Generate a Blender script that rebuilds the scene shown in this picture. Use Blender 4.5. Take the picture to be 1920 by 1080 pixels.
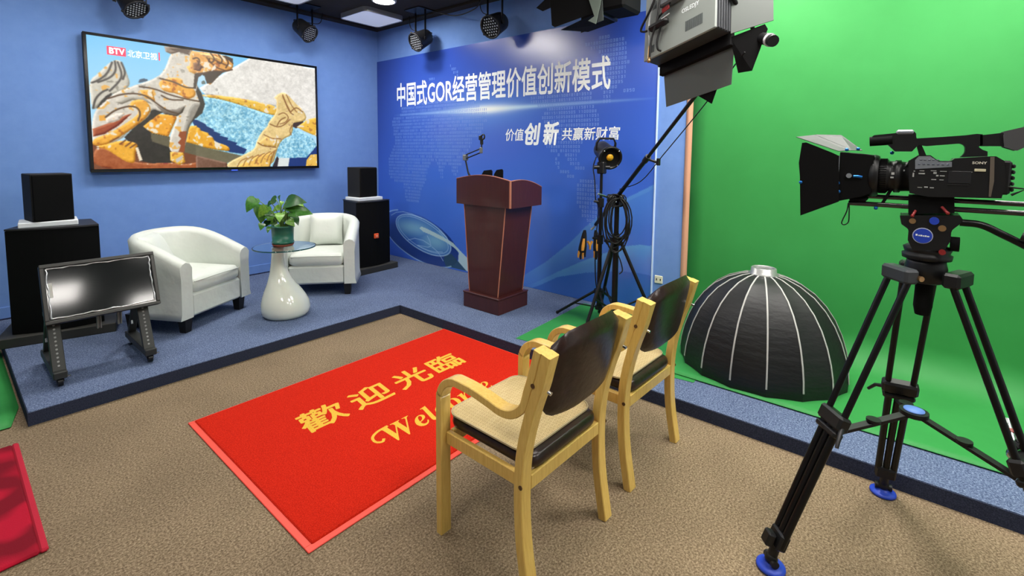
import bpy, math, random
import numpy as np
from mathutils import Vector, Matrix

scene = bpy.context.scene
C = scene.collection
for o in list(bpy.data.objects):
    bpy.data.objects.remove(o)
R_ = math.radians
random.seed(7)

# ------------------------------------------------------------------ camera, world, exposure
cam_data = bpy.data.cameras.new('camera')
cam_data.sensor_width = 36.0
cam_data.lens = 900.17 / 1920 * 36
cam_data.shift_y = -(540 - 359.7) / 1920
cam_data.clip_start = 0.05
cam = bpy.data.objects.new('camera', cam_data)
C.objects.link(cam)
_yaw, _pitch, _roll = 0.8781, 0.0816, 0.0097
_fw = Vector((math.sin(_yaw) * math.cos(_pitch), math.cos(_yaw) * math.cos(_pitch), -math.sin(_pitch)))
_r = Vector((math.cos(_yaw), -math.sin(_yaw), 0))
_u = _r.cross(_fw)
_r2 = _r * math.cos(_roll) + _u * math.sin(_roll)
_u2 = -_r * math.sin(_roll) + _u * math.cos(_roll)
_m = Matrix((_r2, _u2, -_fw)).transposed().to_4x4()
_m.translation = Vector((-3.9707, -5.7153, 1.5))
cam.matrix_world = _m
scene.camera = cam

world = bpy.data.worlds.new('world')
scene.world = world
world.use_nodes = True
world.node_tree.nodes['Background'].inputs[0].default_value = (0.55, 0.6, 0.7, 1)
world.node_tree.nodes['Background'].inputs[1].default_value = 0.05

vs = scene.view_settings
vs.view_transform = 'Standard'
vs.look = 'None'
vs.gamma = 1
vs.use_curve_mapping = False
vs.exposure = 0.0

LAMP = 28.0        # emission of the lit ceiling panels
S = 0.078          # height of the carpeted stage
CEIL = 3.15

# ------------------------------------------------------------------ helpers
def lin(c):
    r = []
    for x in c:
        x = x / 255.0
        r.append(x / 12.92 if x <= 0.04045 else ((x + 0.055) / 1.055) ** 2.4)
    return r


_mats = {}
def mat(name, rgb, rough=0.6, metal=0.0, spec=0.5, var=None, bump=None, coat=0.0, stretch=None, trans=0.0, ior=1.45, alpha=1.0, emit=0.0, sheen=0.0):
    """var=(scale, rgb2, contrast[, detail]) mottles the colour; bump=(scale, strength)"""
    if name in _mats:
        return _mats[name]
    m = bpy.data.materials.new(name)
    m.use_nodes = True
    nt = m.node_tree
    b = nt.nodes['Principled BSDF']
    col = lin(rgb) + [1]
    b.inputs['Base Color'].default_value = col
    b.inputs['Roughness'].default_value = rough
    b.inputs['Metallic'].default_value = metal
    b.inputs['Specular IOR Level'].default_value = spec
    b.inputs['IOR'].default_value = ior
    b.inputs['Coat Weight'].default_value = coat
    b.inputs['Coat Roughness'].default_value = 0.1
    b.inputs['Transmission Weight'].default_value = trans
    b.inputs['Sheen Weight'].default_value = sheen
    if emit:
        b.inputs['Emission Color'].default_value = col
        b.inputs['Emission Strength'].default_value = emit
    vec = None
    if var or bump:
        tc = nt.nodes.new('ShaderNodeTexCoord')
        mp = nt.nodes.new('ShaderNodeMapping')
        if stretch:
            mp.inputs['Scale'].default_value = stretch
        nt.links.new(tc.outputs['Object'], mp.inputs['Vector'])
        vec = mp.outputs['Vector']
    if var:
        n = nt.nodes.new('ShaderNodeTexNoise')
        n.inputs['Scale'].default_value = var[0]
        n.inputs['Detail'].default_value = var[3] if len(var) > 3 else 4
        n.inputs['Roughness'].default_value = 0.65
        nt.links.new(vec, n.inputs['Vector'])
        rp = nt.nodes.new('ShaderNodeValToRGB')
        w = var[2]
        rp.color_ramp.elements[0].position = 0.5 - w
        rp.color_ramp.elements[1].position = 0.5 + w
        rp.color_ramp.elements[0].color = col
        rp.color_ramp.elements[1].color = lin(var[1]) + [1]
        nt.links.new(n.outputs['Fac'], rp.inputs['Fac'])
        nt.links.new(rp.outputs['Color'], b.inputs['Base Color'])
    if bump:
        n2 = nt.nodes.new('ShaderNodeTexNoise')
        n2.inputs['Scale'].default_value = bump[0]
        n2.inputs['Detail'].default_value = 3
        nt.links.new(vec, n2.inputs['Vector'])
        bp = nt.nodes.new('ShaderNodeBump')
        bp.inputs['Strength'].default_value = bump[1]
        bp.inputs['Distance'].default_value = bump[2] if len(bump) > 2 else 0.01
        nt.links.new(n2.outputs['Fac'], bp.inputs['Height'])
        nt.links.new(bp.outputs['Normal'], b.inputs['Normal'])
    _mats[name] = m
    return m


def carpet(name, dark, mid, light, scale, big=None, bump=0.5):
    """flecked looped carpet: fine fibres in three tones over faint large patches of wear"""
    m = bpy.data.materials.new(name)
    m.use_nodes = True
    nt = m.node_tree
    b = nt.nodes['Principled BSDF']
    b.inputs['Roughness'].default_value = 0.95
    b.inputs['Specular IOR Level'].default_value = 0.1
    tc = nt.nodes.new('ShaderNodeTexCoord')
    n = nt.nodes.new('ShaderNodeTexNoise')
    n.inputs['Scale'].default_value = scale
    n.inputs['Detail'].default_value = 6
    n.inputs['Roughness'].default_value = 0.8
    nt.links.new(tc.outputs['Object'], n.inputs['Vector'])
    rp = nt.nodes.new('ShaderNodeValToRGB')
    e = rp.color_ramp.elements
    e[0].position = 0.36; e[0].color = lin(dark) + [1]
    e[1].position = 0.66; e[1].color = lin(light) + [1]
    k = e.new(0.5); k.color = lin(mid) + [1]
    nt.links.new(n.outputs['Fac'], rp.inputs['Fac'])
    outc = rp.outputs['Color']
    if big:
        n2 = nt.nodes.new('ShaderNodeTexNoise')
        n2.inputs['Scale'].default_value = big[0]
        n2.inputs['Detail'].default_value = 5
        nt.links.new(tc.outputs['Object'], n2.inputs['Vector'])
        rp2 = nt.nodes.new('ShaderNodeValToRGB')
        rp2.color_ramp.elements[0].position = 0.35
        rp2.color_ramp.elements[1].position = 0.65
        rp2.color_ramp.elements[0].color = (big[1],) * 3 + (1,)
        rp2.color_ramp.elements[1].color = (1, 1, 1, 1)
        nt.links.new(n2.outputs['Fac'], rp2.inputs['Fac'])
        mx = nt.nodes.new('ShaderNodeMixRGB')
        mx.blend_type = 'MULTIPLY'
        mx.inputs[0].default_value = 1
        nt.links.new(outc, mx.inputs[1])
        nt.links.new(rp2.outputs['Color'], mx.inputs[2])
        outc = mx.outputs['Color']
    nt.links.new(outc, b.inputs['Base Color'])
    bp = nt.nodes.new('ShaderNodeBump')
    bp.inputs['Strength'].default_value = bump
    bp.inputs['Distance'].default_value = 0.004
    nt.links.new(n.outputs['Fac'], bp.inputs['Height'])
    nt.links.new(bp.outputs['Normal'], b.inputs['Normal'])
    _mats[name] = m
    return m


def frame(x, y, z, p=(0, 0, 0)):
    """4x4 from three axes and an origin"""
    m = Matrix((Vector(x).normalized(), Vector(y).normalized(), Vector(z).normalized())).transposed().to_4x4()
    m.translation = Vector(p)
    return m


def aim(d, up=(0, 0, 1), p=(0, 0, 0)):
    """frame whose z axis points along d"""
    z = Vector(d).normalized()
    x = Vector(up).cross(z)
    if x.length < 1e-5:
        x = Vector((1, 0, 0))
    x.normalize()
    return frame(x, z.cross(x), z, p)


class MB:
    def __init__(s):
        s.v, s.f, s.sm = [], [], []

    def add(s, vs_, fs, smooth=False, m=None):
        o = len(s.v)
        for v in vs_:
            v = Vector(v)
            s.v.append(m @ v if m is not None else v)
        for f in fs:
            s.f.append([i + o for i in f])
            s.sm.append(smooth)
        return s

    def box(s, lo, hi, ch=0.0, m=None):
        lo = [min(a, b) for a, b in zip(lo, hi)], [max(a, b) for a, b in zip(lo, hi)]
        lo, hi = lo
        if ch <= 0:
            vs_ = [(x, y, z) for x in (lo[0], hi[0]) for y in (lo[1], hi[1]) for z in (lo[2], hi[2])]
            return s.add(vs_, [(0, 1, 3, 2), (4, 6, 7, 5), (0, 4, 5, 1), (2, 3, 7, 6), (0, 2, 6, 4), (1, 5, 7, 3)], False, m)
        ch = min(ch, *[(h - l) * 0.49 for l, h in zip(lo, hi)])
        vs_, idx = [], {}
        for i in (0, 1):
            for j in (0, 1):
                for k in (0, 1):
                    for a in range(3):
                        p = [(lo, hi)[i][0], (lo, hi)[j][1], (lo, hi)[k][2]]
                        for t in range(3):
                            if t != a:
                                p[t] += ch if (i, j, k)[t] == 0 else -ch
                        idx[(i, j, k, a)] = len(vs_)
                        vs_.append(p)
        fs = []
        def q(l, n):
            a, b, c = [Vector(vs_[l[t]]) for t in range(3)]
            if (b - a).cross(c - a).dot(Vector(n)) < 0:
                l = l[::-1]
            fs.append(l)
        for a in range(3):
            b, c = (a + 1) % 3, (a + 2) % 3
            for s1 in (0, 1):
                l = []
                for (u, w) in ((0, 0), (1, 0), (1, 1), (0, 1)):
                    ii = [0, 0, 0]; ii[a] = s1; ii[b] = u; ii[c] = w
                    l.append(idx[(*ii, a)])
                n = [0, 0, 0]; n[a] = 2 * s1 - 1
                q(l, n)
            for u in (0, 1):
                for w in (0, 1):
                    l = []
                    for (t, ax) in ((0, b), (1, b), (1, c), (0, c)):
                        ii = [0, 0, 0]; ii[a] = t; ii[b] = u; ii[c] = w
                        l.append(idx[(*ii, ax)])
                    n = [0, 0, 0]; n[b] = 2 * u - 1; n[c] = 2 * w - 1
                    q(l, n)
        for i in (0, 1):
            for j in (0, 1):
                for k in (0, 1):
                    q([idx[(i, j, k, a)] for a in range(3)], (2 * i - 1, 2 * j - 1, 2 * k - 1))
        return s.add(vs_, fs, False, m)

    def loft(s, rings, closed=True, caps=True, smooth=True, m=None, loop=False):
        n = len(rings[0])
        vs_ = [p for r in rings for p in r]
        fs = []
        nr = len(rings)
        for i in range(nr if loop else nr - 1):
            a, b = i * n, ((i + 1) % nr) * n
            for j in range(n if closed else n - 1):
                k = (j + 1) % n
                fs.append((a + j, a + k, b + k, b + j))
        s.add(vs_, fs, smooth, m)
        if caps and not loop:
            s.add(rings[0], [tuple(range(n))[::-1]], False, m)
            s.add(rings[-1], [tuple(range(n))], False, m)
        return s

    def cyl(s, p0, p1, r0, r1=None, n=16, caps=True, smooth=True):
        r1 = r0 if r1 is None else r1
        p0, p1 = Vector(p0), Vector(p1)
        f = aim(p1 - p0)
        x, y = f.col[0].to_3d(), f.col[1].to_3d()
        rings = []
        for p, r in ((p0, r0), (p1, r1)):
            rings.append([p + x * (r * math.cos(2 * math.pi * i / n)) + y * (r * math.sin(2 * math.pi * i / n)) for i in range(n)])
        return s.loft(rings, True, caps, smooth)

    def tube(s, pts, r, n=8, loop=False, caps=True):
        pts = [Vector(p) for p in pts]
        rs = r if isinstance(r, (list, tuple)) else [r] * len(pts)
        rings, nrm = [], None
        N = len(pts)
        for i, p in enumerate(pts):
            a = pts[i - 1] if (i > 0 or loop) else p
            b = pts[(i + 1) % N] if (i < N - 1 or loop) else p
            t = (b - a)
            t = t.normalized() if t.length > 1e-9 else Vector((0, 0, 1))
            if nrm is None:
                nrm = Vector((0, 0, 1)).cross(t)
                if nrm.length < 0.05:
                    nrm = Vector((1, 0, 0)).cross(t)
            nrm = (nrm - t * nrm.dot(t)).normalized()
            bn = t.cross(nrm)
            rings.append([p + (nrm * math.cos(2 * math.pi * k / n) + bn * math.sin(2 * math.pi * k / n)) * rs[i] for k in range(n)])
        return s.loft(rings, True, caps, True, None, loop)

    def strip(s, pts, side, half, thick, smooth=True):
        """flat bar swept along pts: `half` wide each way along `side`, `thick` in the plane of the path"""
        pts = [Vector(p) for p in pts]
        side = Vector(side).normalized()
        rows = []
        ch = min(half, thick / 2) * 0.18
        for i, p in enumerate(pts):
            a = pts[max(i - 1, 0)]; b = pts[min(i + 1, len(pts) - 1)]
            t = (b - a).normalized()
            nn = side.cross(t).normalized()
            h = thick / 2
            prof = [(-half, -h + ch), (-half + ch, -h), (half - ch, -h), (half, -h + ch), (half, h - ch), (half - ch, h), (-half + ch, h), (-half, h - ch)]
            rows.append([p + side * u + nn * w for u, w in prof])
        vs_ = [q for r in rows for q in r]
        nrow = len(rows)
        for j in range(8):
            k = (j + 1) % 8
            o = [r[j] for r in rows] + [r[k] for r in rows]
            s.add(o, [(i, i + nrow, i + nrow + 1, i + 1) for i in range(nrow - 1)], smooth)
        s.add(rows[0], [tuple(range(8))[::-1]])
        s.add(rows[-1], [tuple(range(8))])
        return s

    def lathe(s, prof, m=None, n=24, caps=True, smooth=True):
        rings = [[(r * math.cos(2 * math.pi * i / n), r * math.sin(2 * math.pi * i / n), z) for i in range(n)] for r, z in prof]
        return s.loft(rings, True, caps, smooth, m)

    def prism(s, poly, t0, t1, m=None, smooth=False):
        n = len(poly)
        a = [(x, y, t0) for x, y in poly]
        b = [(x, y, t1) for x, y in poly]
        area = sum(poly[i][0] * poly[(i + 1) % n][1] - poly[(i + 1) % n][0] * poly[i][1] for i in range(n))
        if (area < 0) != (t1 < t0):
            a, b = a[::-1], b[::-1]
        s.add(a, [tuple(range(n))[::-1]], False, m)
        s.add(b, [tuple(range(n))], False, m)
        s.add(a + b, [(i, (i + 1) % n, n + (i + 1) % n, n + i) for i in range(n)], smooth, m)
        return s

    def sphere(s, c, r, n=12, sc=(1, 1, 1), m=None):
        prof = [(max(1e-4, math.sin(math.pi * i / n)), -math.cos(math.pi * i / n)) for i in range(n + 1)]
        rings = [[(c[0] + r * sc[0] * q * math.cos(2 * math.pi * j / (2 * n)), c[1] + r * sc[1] * q * math.sin(2 * math.pi * j / (2 * n)), c[2] + r * sc[2] * z) for j in range(2 * n)] for q, z in prof]
        return s.loft(rings, True, True, True, m)

    def mesh(s, name, inv=None):
        me = bpy.data.meshes.new(name)
        vs_ = [inv @ v for v in s.v] if inv is not None else s.v
        me.from_pydata([tuple(v) for v in vs_], [], s.f)
        me.polygons.foreach_set('use_smooth', s.sm)
        me.update()
        return me


def mesh_obj(name, me, material=None, parent=None, sub=0, bevel=0.0):
    o = bpy.data.objects.new(name, me)
    C.objects.link(o)
    if material is not None and not me.materials:
        me.materials.append(material)
    if parent is not None:
        o.parent = parent
    if bevel:
        b = o.modifiers.new('bevel', 'BEVEL')
        b.width = bevel; b.segments = 2; b.limit_method = 'ANGLE'
    if sub:
        u = o.modifiers.new('subdivision', 'SUBSURF')
        u.levels = sub; u.render_levels = sub
        for p in me.polygons:
            p.use_smooth = True
    return o


def xf(o):
    """world matrix of a thing from its own location and turn (and its parent's)"""
    m = Matrix.LocRotScale(o.location, o.rotation_euler, None)
    return xf(o.parent) @ m if o.parent else m


def part(name, mb, material, parent, world=False, sub=0, bevel=0.0):
    inv = xf(parent).inverted() if world else None
    return mesh_obj(name, mb.mesh(name, inv), material, parent, sub, bevel)


def tag(o, label, cat, group=None):
    o['label'] = label
    o['category'] = cat
    if group:
        o['group'] = group
    return o


def thing(name, label, cat, loc=(0, 0, 0), rotz=0.0, group=None):
    o = bpy.data.objects.new(name, None)
    C.objects.link(o)
    o.empty_display_size = 0.1
    o.location = loc
    o.rotation_euler = (0, 0, rotz)
    return tag(o, label, cat, group)


def solo(name, mb, material, label, cat, group=None, loc=(0, 0, 0), rotz=0.0, world=False, sub=0, bevel=0.0):
    """a thing that is one mesh"""
    o = mesh_obj(name, mb.mesh(name, (Matrix.Translation(loc) @ Matrix.Rotation(rotz, 4, 'Z')).inverted() if world else None), material, None, sub, bevel)
    o.location = loc
    o.rotation_euler = (0, 0, rotz)
    return tag(o, label, cat, group)


def struct(name, mb, material, bevel=0.0):
    o = mesh_obj(name, mb.mesh(name), material, None, 0, bevel)
    o['kind'] = 'structure'
    return o


def lettering(name, body, material, parent, lo, xd, yd, w, h, bold=0.0, shear=0.0, world=True, lift=0.001):
    """flat print: text fitted to a w x h box whose lower left corner is lo, lying in the plane of xd, yd"""
    cu = bpy.data.curves.new(name, 'FONT')
    cu.body = body
    cu.shear = shear
    cu.resolution_u = 3
    t = bpy.data.objects.new(name, cu)
    C.objects.link(t)
    dg = bpy.context.evaluated_depsgraph_get()
    me = bpy.data.meshes.new_from_object(t.evaluated_get(dg))
    bpy.data.objects.remove(t)
    me.name = name
    n = len(me.vertices)
    co = np.empty(n * 3)
    me.vertices.foreach_get('co', co)
    co = co.reshape(-1, 3)
    mn, mx = co.min(0), co.max(0)
    co = (co - mn) / np.maximum(mx - mn, 1e-6)
    if bold:
        # heavier strokes: shifted copies of the outline, each a hair above the last
        lv_, pv_ = np.empty(len(me.loops), np.int64), np.empty(len(me.polygons), np.int64)
        me.loops.foreach_get('vertex_index', lv_)
        me.polygons.foreach_get('loop_start', pv_)
        em_x, em_y = bold / (mx - mn)[0], bold / (mx - mn)[1]
        K = 9
        allc = []
        for k in range(K):
            a = 2 * math.pi * k / (K - 1)
            q = co.copy()
            if k:
                q[:, 0] += em_x * math.cos(a)
                q[:, 1] += em_y * math.sin(a)
            q[:, 2] = k * 0.00004
            allc.append(q)
        nl = len(lv_)
        m2 = bpy.data.meshes.new(name)
        m2.vertices.add(n * K)
        m2.loops.add(nl * K)
        m2.polygons.add(len(pv_) * K)
        m2.loops.foreach_set('vertex_index', np.concatenate([lv_ + k * n for k in range(K)]))
        m2.polygons.foreach_set('loop_start', np.concatenate([pv_ + k * nl for k in range(K)]))
        co = np.concatenate(allc)
        m2.vertices.foreach_set('co', co.reshape(-1))
        m2.update(calc_edges=True)
        me = m2
    xd, yd = np.array(Vector(xd).normalized()), np.array(Vector(yd).normalized())
    nd = np.cross(xd, yd)
    P = np.array(lo) + co[:, :1] * w * xd + co[:, 1:2] * h * yd + nd * (lift + co[:, 2:3])
    if world:
        inv = np.array(xf(parent).inverted())
        P = P @ inv[:3, :3].T + inv[:3, 3]
    me.vertices.foreach_set('co', P.reshape(-1).astype(np.float32))
    me.update()
    me.materials.clear()
    me.materials.append(material)
    o = bpy.data.objects.new(name, me)
    C.objects.link(o)
    o.parent = parent
    return o


def copy_tree(o, parent=None):
    c = o.copy()
    C.objects.link(c)
    c.parent = parent
    for ch in [k for k in o.children]:
        copy_tree(ch, c)
    return c


def arc(c, r, a0, a1, n):
    return [(c[0] + r * math.cos(R_(a0 + (a1 - a0) * i / n)), c[1] + r * math.sin(R_(a0 + (a1 - a0) * i / n))) for i in range(n + 1)]


def rrect(w, h, r, n=4, c=(0, 0)):
    p = []
    for (sx, sy, a) in ((1, 1, 0), (-1, 1, 90), (-1, -1, 180), (1, -1, 270)):
        p += arc((c[0] + sx * (w / 2 - r), c[1] + sy * (h / 2 - r)), r, a, a + 90, n)
    return p


def spline(pts, n=8):
    """Catmull-Rom through pts"""
    P = [Vector(p) for p in pts]
    P = [P[0] * 2 - P[1]] + P + [P[-1] * 2 - P[-2]]
    out = []
    for i in range(1, len(P) - 2):
        for k in range(n):
            t = k / n
            a, b, c, d = P[i - 1], P[i], P[i + 1], P[i + 2]
            out.append(0.5 * ((2 * b) + (c - a) * t + (2 * a - 5 * b + 4 * c - d) * t * t + (3 * b - a - 3 * c + d) * t ** 3))
    out.append(P[-2])
    return out


# raster helpers: printed and screen pictures are kept as colours on a fine grid mesh
def in_poly(X, Y, poly):
    r = np.zeros(X.shape, bool)
    n = len(poly)
    for i in range(n):
        x0, y0 = poly[i]
        x1, y1 = poly[(i + 1) % n]
        if y0 == y1:
            continue
        c = ((Y >= y0) != (Y >= y1)) & (X < (x1 - x0) * (Y - y0) / (y1 - y0) + x0)
        r ^= c
    return r


def dist_line(X, Y, pts):
    d = np.full(X.shape, 1e9)
    for (x0, y0), (x1, y1) in zip(pts[:-1], pts[1:]):
        dx, dy = x1 - x0, y1 - y0
        t = np.clip(((X - x0) * dx + (Y - y0) * dy) / max(dx * dx + dy * dy, 1e-12), 0, 1)
        d = np.minimum(d, np.hypot(X - x0 - t * dx, Y - y0 - t * dy))
    return d


def picture(name, P, col, material, parent):
    """P: (h, w, 3) vertex positions, col: (h, w, 3) sRGB 0-255"""
    h, w = col.shape[:2]
    inv = np.array(xf(parent).inverted())
    V = P.reshape(-1, 3) @ inv[:3, :3].T + inv[:3, 3]
    idx = np.arange(h * w).reshape(h, w)
    F = np.stack([idx[:-1, :-1], idx[:-1, 1:], idx[1:, 1:], idx[1:, :-1]], -1).reshape(-1, 4)
    me = bpy.data.meshes.new(name)
    me.vertices.add(len(V)); me.vertices.foreach_set('co', V.reshape(-1))
    me.loops.add(F.size); me.loops.foreach_set('vertex_index', F.reshape(-1))
    me.polygons.add(len(F)); me.polygons.foreach_set('loop_start', np.arange(0, F.size, 4))
    me.update(calc_edges=True)
    me.validate()
    x = np.clip(col.reshape(-1, 3) / 255.0, 0, 1)
    l = np.where(x <= 0.04045, x / 12.92, ((x + 0.055) / 1.055) ** 2.4)
    at = me.color_attributes.new('print', 'FLOAT_COLOR', 'POINT')
    at.data.foreach_set('color', np.concatenate([l, np.ones((len(l), 1))], 1).reshape(-1))
    return mesh_obj(name, me, material, parent)


def print_mat(name, rough, emit=0.0, spec=0.5):
    m = bpy.data.materials.new(name)
    m.use_nodes = True
    nt = m.node_tree
    b = nt.nodes['Principled BSDF']
    a = nt.nodes.new('ShaderNodeAttribute')
    a.attribute_name = 'print'
    b.inputs['Roughness'].default_value = rough
    b.inputs['Specular IOR Level'].default_value = spec
    if emit:
        b.inputs['Base Color'].default_value = (0.01, 0.01, 0.01, 1)
        nt.links.new(a.outputs['Color'], b.inputs['Emission Color'])
        b.inputs['Emission Strength'].default_value = emit
    else:
        nt.links.new(a.outputs['Color'], b.inputs['Base Color'])
    return m


# ------------------------------------------------------------------ materials
M_wall = mat('blue_wall_felt', (116, 152, 214), 0.95, spec=0.1, var=(9, (108, 144, 208), 0.25), bump=(220, 0.25, 0.003))
M_floor = carpet('brown_carpet', (80, 68, 52), (132, 114, 90), (186, 168, 140), 120, big=(2.6, 0.84))
M_stage = carpet('blue_carpet', (50, 62, 88), (92, 107, 138), (152, 166, 192), 130, big=(3, 0.9))
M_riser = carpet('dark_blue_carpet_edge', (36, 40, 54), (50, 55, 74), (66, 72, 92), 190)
M_ceil = mat('dark_ceiling', (62, 58, 54), 0.9, spec=0.2, var=(30, (54, 50, 46), 0.3), bump=(60, 0.2))
M_black = mat('black_plastic', (15, 15, 17), 0.45)
M_matte = mat('matte_black', (13, 13, 14), 0.85, spec=0.2)
M_metal_black = mat('black_metal', (18, 18, 20), 0.38, metal=0.2)
M_chrome = mat('polished_metal', (205, 208, 212), 0.2, metal=1.0)
M_white = mat('white_plastic', (225, 226, 228), 0.5)
M_grey_metal = mat('grey_metal', (120, 124, 124), 0.45, metal=0.3)
M_cable = mat('black_rubber', (14, 14, 15), 0.55)
M_wood = mat('lacquered_birch', (232, 198, 112), 0.35, var=(16, (212, 172, 86), 0.22), stretch=(6, 6, 0.6), coat=0.3)
M_leather = mat('dark_brown_leather', (50, 33, 28), 0.28, var=(26, (34, 22, 19), 0.2), bump=(40, 0.25, 0.006))
M_white_leather = mat('white_leatherette', (208, 214, 206), 0.42, bump=(7, 0.3, 0.03))
M_green = mat('chroma_green', (50, 142, 68), 0.6, spec=0.4, var=(3, (45, 134, 62), 0.3), bump=(2.5, 0.2, 0.05))
M_blue = mat('blue_plastic', (38, 70, 190), 0.4)
M_letter = mat('pale_print', (248, 255, 255), 0.5)
M_red = mat('red_plastic', (140, 34, 34), 0.45)
M_amber = mat('amber_led', (240, 180, 40), 0.4)
M_brass = mat('brass', (190, 150, 104), 0.3, metal=0.9)
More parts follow.
